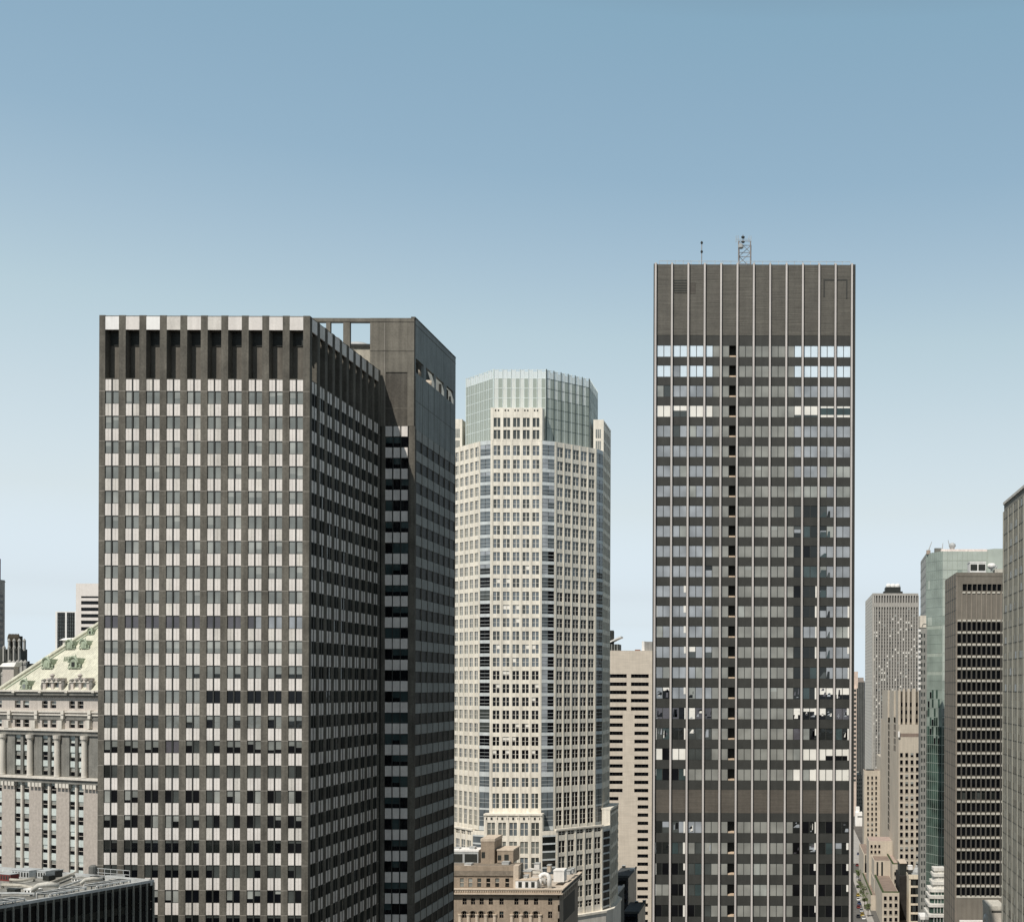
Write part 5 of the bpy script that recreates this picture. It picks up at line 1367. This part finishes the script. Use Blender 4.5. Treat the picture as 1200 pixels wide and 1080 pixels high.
# low grey building and white pavilion along the avenue
F = Frame(0, 1080.0, 1, 0); B = Bld('avenue_building', F.U(1006), 1000, 'low weathered grey building at the end of the visible avenue', 'building')
q = MB(); q.abox(F.U(996), F.U(1010.5), 1080, 1130, 0, F.Z(1006, 908), mat('weathered_grey', (.27, .255, .22), var=.35, scale=.12)); q.abox(F.U(1007.5), F.U(1009.6), 1082, 1088, F.Z(1006, 908), F.Z(1006, 904), MATS['weathered_grey']); B.part('wall', q)
for r in range(9):
    for k in range(4): w_ = MB(); w_.pbox(F, 1002.6+k*2, 1003.6+k*2, 912+4.6*r, 914.4+4.6*r, -.1, .05, G_SLATE); B.add('window', w_)
B.done()
F = Frame(0, 965.0, 1, 0); B = Bld('white_pavilion', F.U(1007), 969, 'bright white pavilion with one dark slit beside the distant avenue', 'building')
gz = F.Z(1007, 966) ; q = MB(); q.abox(F.U(1003), F.U(1011), 965, 973, 0, F.Z(1007, 951.5), WHITEP); q.abox(F.U(1003.5), F.U(1008), 967, 972, F.Z(1007, 951.5), F.Z(1007, 945.5), WHITEP); B.part('wall', q)
q = MB(); q.pbox(F, 1005, 1010.5, 955.8, 957.2, -.1, .08, LOUV); B.part('window', q)

# ================================================================ stepped limestone building
LS = mat('limestone', (.51, .45, .365), var=.07, streak=.10, scale=.12)
LSS = mat('limestone_ribbed', (.42, .37, .305), var=.08, streak=.18, scale=.12)
BRF = mat('brown_roof_and_ledge_shadow', (.24, .185, .15)); HEDGE = mat('hedge_green', (.05, .075, .025), var=.3, scale=1.5)
PKR = mat('pink_roof', (.40, .31, .265))
F0 = Frame(0, 600.0, 1, 0)
B = Bld('stepped_limestone_building', 60, 650, 'cream limestone stepped tower with piered crown and planted terraces beside the avenue', 'skyscraper')
def blk(D0, D1, px0, px1, ytop, roof=BRF, m=LS, right=None, name='wall'):
    F = Frame(0, D0, 1, 0); xa = F.U(px0, 950); xb = right if right else F.U(px1, 950); zt_ = F.Z((px0+px1)/2, ytop)
    q = MB(); q.abox(xa, xb, D0, D1, 0, zt_-.4, m); q.abox(xa+.3, xb-.3, D0+.3, D1, zt_-.4, zt_-.2, roof)
    for (x0, x1, y0, y1) in ((xa, xb, D0, D0+.35), (xa, xa+.35, D0+.35, D1)): q.abox(x0, x1, y0, y1, zt_-.4, zt_, m)
    B.part(name, q); return F, xa, xb, zt_
def wins16(F, cols, rows, wpx, hpx, dark=.85, d=.0):
    for c in cols:
        for y in rows:
            w_ = MB(); R = random.random()
            sp = [(1, G_BLACK)] if R < dark else [(.5, G_LIGHT), (.5, G_BLACK)]
            pane(w_, F, F.U(c-wpx/2, y), F.U(c+wpx/2, y), F.Z(c, y+hpx/2), F.Z(c, y-hpx/2), d+.05, sp, th=.12)
            w_.box(F, F.U(c-wpx/2, y)-.12, F.U(c+wpx/2, y)+.12, F.Z(c, y+hpx/2)-.15, F.Z(c, y+hpx/2), d-.05, d+.2, LS)
            w_.box(F, F.U(c-wpx/2, y)-.15, F.U(c-wpx/2, y), F.Z(c, y+hpx/2), F.Z(c, y-hpx/2), d-.05, d+.12, LS); w_.box(F, F.U(c+wpx/2, y), F.U(c+wpx/2, y)+.15, F.Z(c, y+hpx/2), F.Z(c, y-hpx/2), d-.05, d+.12, LS)
            B.add('window', w_)
# main shaft and crown
F, xa, xb, zt_ = blk(600, 715, 1052.8, 1078, 848.5, m=LS)
XM = xa; SLOT = mat('slot_shadow_stone', (.13, .115, .09), var=.2, scale=1)
wins16(F, (1056.3, 1062.5, 1068.7, 1074.9), [884.3+8.47*i for i in range(16)], 3.3, 4.9)
q = MB(); q.pbox(F, 1053.5, 1078, 863.0, 858.9, -.0, .06, BRF); q.pbox(F, 1052.4, 1054.6, 856.5, 863.5, -.1, .9, WHITEP); B.part('ledge', q)  # brown strip: ledge recess with its shadow line put into the colour
Fc = Frame(0, 602.0, 1, 0); xc0 = Fc.U(1053.6, 830); xc1 = Fc.U(1078, 830); zcr = Fc.Z(1065, 808)
q = MB(); q.abox(xc0+1.3, xc1, 602.6, 690, F.Z(1065, 849), zcr-.8, SLOT); B.part('crown_core', q)
fe = [(1053.6, 1055.4), (1057.9, 1060.7), (1063.2, 1066.1), (1068.6, 1073.0), (1075.8, 1078)]
for a, b in fe:
    q = MB(); q.box(Fc, Fc.U(a, 830), Fc.U(b, 830), Fc.Z(1065, 848.4), zcr, -1, 0, LS); q.box(Fc, Fc.U(a, 830)+.2, Fc.U(b, 830)-.2, zcr, zcr+.6, -.9, -.2, LS); B.add('pier', q)
for a, b in zip(fe[:-1], fe[1:]):
    for y in (825, 834, 843.6):
        w_ = MB(); pane(w_, Fc, Fc.U(a[1], 830), Fc.U(b[0], 830), Fc.Z(1065, y+2.1), Fc.Z(1065, y-2.1), -.45, [(1, G_BLACK)]); B.add('window', w_)
# left flank with tall window slots
FLm = Frame(XM, 715, 0, -1); zm = F.Z(1065, 848.5)
q = MB(); zc2 = zcr-.3
segs = [(1033.8, 1040.2), (1042.4, 1047.3), (1049.5, 1053.4)]
for a, b in segs: q.box(FLm, FLm.U(a, 830), FLm.U(b, 830)-(.0 if b < 1053 else 3.2), zm-.5, zc2, -1.1, -.02, LS)
for a, b in ((1040.2, 1042.4), (1047.3, 1049.5)): q.box(FLm, FLm.U(a, 830), FLm.U(b, 830), zm-.5, zc2-1, -1.6, -1.0, SLOT)
B.part('crown_flank', q)
ua, ub = FLm.U(1040.6, 900), FLm.U(1042.6, 900)
for i in range(17):
    w_ = MB(); zt_ = zm+2-i*3.6*1.0
    pane(w_, FLm, ua, ub, zt_-2.9, zt_, .06, [(1, DSLOT)]); B.add('window', w_)
ua, ub = FLm.U(1047.6, 850), FLm.U(1049.4, 850)
for i in range(5):
    w_ = MB(); zt_ = zm+3-i*3.6; pane(w_, FLm, ua, ub, zt_-2.8, zt_, .06, [(1, DSLOT)]); B.add('window', w_)
for pxx in (1041.5, 1048.4):
    for y in (825.5, 834):
        w_ = MB(); pane(w_, FLm, FLm.U(pxx-.9, y), FLm.U(pxx+.9, y), FLm.Z(pxx, y+2), FLm.Z(pxx, y-2), -.9, [(1, DSLOT)]); B.add('window', w_)
q = MB()
for k in range(14): u = 4+k*8; q.box(FLm, u, u+2.2, 0, zm-.5, 0, .12, LSS)
B.part('flank_ribs', q)
q = MB(); f = Frame(0, 716, 1, 0); q.abox(XM+.3, XM+8, 715.2, 752, 0, f.Z(1030, 887), LS); B.part('rear_wing', q)
# rear block with four window columns
F, a_, b_, zt_ = blk(722, 735, 1012.6, 1031.5, 902.5, right=XM+1)
q = MB(); q.abox(a_+1.5, a_+6, 723, 728, zt_-.3, zt_+.5, LOUV); B.part('roof_curb', q)
wins16(F, (1017.2, 1022.0, 1026.7), [911.0+6.05*i for i in range(12)], 2.0, 3.6, .9)
blk(632, 652, 1018.6, 1034, 985.0, roof=PKR, right=XM)
wins16(Frame(0, 632, 1, 0), (1021.3, 1025.8, 1030.4), (991.2, 997.8), 2.4, 3.4, 1)
F, a_, b_, zt_ = blk(670, 714, 1012.2, 1021.4, 1000.0)
q = MB(); q.pbox(F, 1013.4, 1018.4, 1011, 1022, -.05, .05, G_BLACK); q.pbox(F, 1013.8, 1015.0, 1001.5, 1011, -.05, .06, LOUV); q.pbox(F, 1016.8, 1018.0, 1001.5, 1011, -.05, .06, LOUV); B.part('tall_window', q)
F, a_, b_, zt_ = blk(612, 630, 1024.5, 1037.2, 1008.0, right=XM)
q = MB(); q.pbox(F, 1027.2, 1029.2, 1009.5, 1025.5, -.05, .06, LOUV); q.pbox(F, 1032.6, 1034.8, 1009.5, 1025.5, -.05, .06, LOUV); B.part('tall_window', q)
F, a_, b_, zt_ = blk(598.5, 640, 1046.0, 1053.5, 1012.3, roof=PKR, right=XM+.5)
q = MB(); q.abox(a_+.05, a_+.7, 599, 640, zt_-.1, zt_+.7, HEDGE); q.abox(a_+.7, XM, 598.9, 599.6, zt_-.1, zt_+.5, HEDGE); B.part('hedge', q)
wins16(F, (1049.2,), (1023.3, 1032.0, 1040.2), 2.4, 4.2, 1)
F, a_, b_, zt_ = blk(560, 612, 1034.0, 1054.2, 1045.6)
q = MB(); q.abox(a_+.05, a_+.9, 560.4, 611, zt_-.15, zt_+.6, HEDGE); q.abox(a_+.9, b_-.1, 560.4, 561.1, zt_-.15, zt_+.5, HEDGE); B.part('hedge', q)
wins16(F, (1037.4, 1043.6, 1050.0), (1052.0, 1060.3, 1068.7, 1077.0), 3.3, 4.6, 1)
XC = a_
F, a_, b_, zt_ = blk(600, 670, 1020.8, 1027, 1048.5, right=XC+1)
q = MB(); q.abox(a_+.05, a_+.7, 600.4, 669, zt_-.15, zt_+.6, HEDGE); B.part('hedge', q)
blk(608, 642, 1024.6, 1030, 1030, right=XC+2)
B.done()
# neighbours at its foot
F = Frame(0, 575.0, 1, 0); B = Bld('alley_shadow_block', F.U(1060), 580, 'narrow near-black block standing in for the shaded alley right of the stepped limestone block', 'building')
q = MB(); q.abox(F.U(1055), F.U(1065.2), 575, 596, 0, F.Z(1060, 1026), mat('alley_shadow_black', (.022, .02, .018), var=.4)); q.abox(F.U(1056), F.U(1064), 578, 590, F.Z(1060, 1026), F.Z(1060, 1012.5), LOUV); q.abox(F.U(1055.6), F.U(1064.4), 577.6, 590.4, F.Z(1060, 1012.5), F.Z(1060, 1011.4), BRP); B.part('wall', q)  # near-black block paints the shadow of the alley; roof box on top
F = Frame(0, 565.0, 1, 0); B = Bld('cream_office', F.U(1071), 575, 'small cream office with dark window bands below the slim grey and cream building', 'building')
CO = mat('cream_stone', (.66, .58, .45)); q = MB(); a, b = F.U(1065, 1050), F.U(1078, 1050)
q.abox(a+.2, b, 565.5, 585, 0, F.Z(1071, 1026), LOUV); q.box(F, a, b, F.Z(1071, 1029.6), F.Z(1071, 1024.5), -.6, .2, CO); q.box(F, a, a+.9, 0, F.Z(1071, 1029.6), -.6, 0, CO); q.abox(a, a+.2, 565.6, 585, 0, F.Z(1071, 1026), CO)
for k in range(8): q.box(F, a+.9, b, F.Z(1071, 1039.6+10.4*k), F.Z(1071, 1037.2+10.4*k), -.6, -.02, CO)
B.part('wall', q)
for k in range(8):
    for j in range(3):
        w_ = MB(); px = 1067.4+3.5*j; pane(w_, F, F.U(px), F.U(px+2.7), F.Z(1071, 1037.2+10.4*k), F.Z(1071, 1029.6+10.4*k), -.3, [(1, random.choice([G_BLACK, G_DARK, G_SLATE]))]); w_.box(F, F.U(px+2.7), F.U(px+3.5), F.Z(1071, 1037.2+10.4*k), F.Z(1071, 1029.6+10.4*k), -.4, -.1, DARKMET); B.add('window', w_)
B.done()
rbox('roof_unit', 'white boxy roof unit at the left of the small cream office roof', 'roof unit', 1064.6, 1069.5, 1014.5, 1018.5, 569, 3, WHITEP, WHITEP)
q = MB(); p = at(1074, 1021, 570); q.lathe(p.x, p.y, [(1.8, F.Z(1071, 1025)), (1.9, p.z), (1.3, p.z+1.4), (.6, p.z+2.0), (.5, p.z+3.2)], RAILM, 12); q.abox(p.x-2.4, p.x+1.5, p.y-2, p.y+2, F.Z(1071, 1025), p.z-1, RAILM)
tag(q.build('cooling_drum'), 'grey cooling drum on the small cream office roof', 'cooling tower')

# ================================================================ dark-roofed blocks between slab and octagonal tower
def nblk(name, lb, D0, D1, px0, px1, ytop, mf, ms, mr, nw=0):
    F = Frame(0, D0, 1, 0); xa, xb = F.U(px0, 1050), F.U(px1, 1050); zt_ = F.Z(px1, ytop); B = Bld(name, (xa+xb)/2, (D0+D1)/2, lb)
    q = MB(); q.abox(xa, xb-.2, D0, D1, 0, zt_-.3, mf); B.part('wall', q)
    q = MB(); q.abox(xb-.2, xb, D0, D1, 0, zt_-.3, ms); B.part('side_wall', q)
    q = MB(); q.abox(xa-.1, xb+.15, D0-.15, D1, zt_-.3, zt_, mr)
    q.abox(xa, xb, D0+.1, D0+.4, zt_, zt_+.5, mr); q.abox(xb-.3, xb+.1, D0+.4, D1, zt_, zt_+.5, mr); B.part('roof', q)
    for k in range(nw):
        w_ = MB(); w_.box(F, xa+1, xb-1, zt_-3-3.6*k, zt_-1.4-3.6*k, -.1, .05, G_BLACK); B.add('window_band', w_)
    B.done(); return xa, xb, zt_
NV = glass('navy_glass', (.012, .016, .024), 1.5); SB = mat('tan_side', (.55, .46, .37))  # plain tan for the right side walls
xa, xb, zt_ = nblk('dark_roofed_block', 'dark navy block with a grey roof and tan right side below the beige slab', 480, 505, 718, 736.6, 1027, NV, SB, ROOFD, 5)
rbox('roof_unit', 'white roof unit on the grey roof of the dark navy block', 'roof unit', 738, 743, 1018, 1021, 496, 3, WHITEP, WHITEP)
nblk('dark_roofed_block', 'lower dark block with a grey roof at the foot of the beige slab', 460, 483, 730, 748, 1069, NV, SB, ROOFD, 3)
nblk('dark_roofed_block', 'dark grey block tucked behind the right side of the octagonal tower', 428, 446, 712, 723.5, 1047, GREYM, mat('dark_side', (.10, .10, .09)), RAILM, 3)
for j, (px, py, lb) in enumerate(((744, 1056, 'small dark vent pair at the rear of the lower dark roof, left one'), (753, 1055, 'dark vent at the rear right of the lower dark roof'), (729, 1014, 'black vent at the rear left of the dark navy block roof'))):
    rbox('roof_vent', lb, 'vent', px, px+3.5, py, py+3, 481 if j < 2 else 503, 1.5, LOUV, RAILM)

# ================================================================ street life
def car(col, label, x, y):
    root = empty('parked_car', (x, y, .02), label, 'car', 'cars along the avenue')
    paint = mat('car_paint_%s' % col[0], col[1], rough=.3, var=.03, spec=.6, streak=0); tyre = mat('tyre_rubber', (.02, .02, .02)); gl = G_BLACK
    q = MB(); q.hexa([(x-.85, y-2.2, .35), (x+.85, y-2.2, .35), (x+.85, y+2.2, .35), (x-.85, y+2.2, .35), (x-.85, y-2.1, .9), (x+.85, y-2.1, .9), (x+.85, y+2.15, .95), (x-.85, y+2.15, .95)], paint); q.build('body', root)
    q = MB(); q.hexa([(x-.8, y-1.1, .9), (x+.8, y-1.1, .9), (x+.8, y+1.7, .95), (x-.8, y+1.7, .95), (x-.62, y-.5, 1.42), (x+.62, y-.5, 1.42), (x+.62, y+1.1, 1.42), (x-.62, y+1.1, 1.42)], gl); q.abox(x-.6, x+.6, y-.45, y+1.05, 1.42, 1.46, paint); q.build('cabin', root)
    for dx in (-.85, .85):
        for dy in (-1.35, 1.35):
            q = MB(); q.tube([(x+dx-.1, y+dy, .32), (x+dx+.1, y+dy, .32)], .32, tyre, 12); q.build('wheel', root)
cols_ = [('white', (.7, .7, .68)), ('yellow', (.42, .30, .06)), ('black', (.02, .02, .022)), ('silver', (.4, .41, .42)), ('red', (.18, .035, .03)), ('blue', (.04, .06, .13))]
spots = [(36.9, 578), (36.8, 586), (34.6, 582), (37.0, 597), (36.2, 607), (37.2, 617), (37.3, 629), (38.0, 642), (39.5, 668), (41.2, 700), (43.8, 750), (47.5, 800)]
names = ['white car nearest on the visible avenue', 'yellow car just behind the nearest white car', 'black car left of the yellow car', 'silver car fourth along the kerb lane', 'red car in the left lane before the trees', 'blue car beyond the silver one in the kerb lane',
         'white car beside the tall-windowed block', 'yellow car in the kerb lane past the blue car', 'black car near the middle distance', 'silver car far up the avenue below the pink terrace', 'red car far up the avenue before the pavilion', 'blue car farthest up the avenue near the white pavilion']
for k, (x, y) in enumerate(spots): car(cols_[k % 6], names[k], x, y)
LEAF = [mat('leaf_green_a', (.075, .11, .035), var=.25, scale=1), mat('leaf_green_b', (.12, .15, .06), var=.25, scale=1)]
BARK = mat('bark', (.10, .075, .055))
def tree(x, y, h_, r_, label):
    root = empty('street_tree', (x, y, 0), label, 'tree', 'trees along the avenue')
    q = MB(); q.tube([(x, y, 0), (x+.1, y, h_*.4), (x+.3, y+.2, h_*.75)], .2, BARK, 7, .06)
    for k in range(4): a = k*1.6; q.tube([(x+.1, y, h_*.4), (x+math.cos(a)*r_*.6, y+math.sin(a)*r_*.6, h_*.75)], .09, BARK, 5, .03)
    q.build('trunk', root)
    q = MB()
    for cl in range(16):
        a = random.uniform(0, 6.28); rr = random.uniform(0, .75)*r_; cz = h_*.68+random.uniform(-.3, .35)*h_*.6; c_ = Vector((x+rr*math.cos(a), y+rr*math.sin(a), cz))
        for k in range(34):
            v = Vector((random.gauss(0, 1), random.gauss(0, 1), random.gauss(0, .8))); p = c_+v.normalized()*random.uniform(.2, 1)*r_*.42
            d = Vector((random.gauss(0, 1), random.gauss(0, 1), random.gauss(0, 1))).normalized(); e = d.orthogonal().normalized(); s_ = .22
            q.quad([p-d*s_, p+e*s_*.6, p+d*s_, p-e*s_*.6], LEAF[cl % 2])
    q.build('crown', root)
tl = ['street tree with a pale crown nearest the bottom of the avenue', 'leafy street tree second up the avenue beside the flat-fronted tower', 'bushy street tree third up the avenue', 'small street tree fourth up the avenue beside the planted terrace', 'thin street tree farthest up the avenue']
for k, (x, y, h_, r_) in enumerate(((39.3, 583, 7, 2.2), (39.0, 604, 8.5, 2.6), (39.6, 625, 9, 2.8), (39.6, 648, 7.5, 2.5), (41, 690, 7, 2.4))): tree(x, y, h_, r_, tl[k])
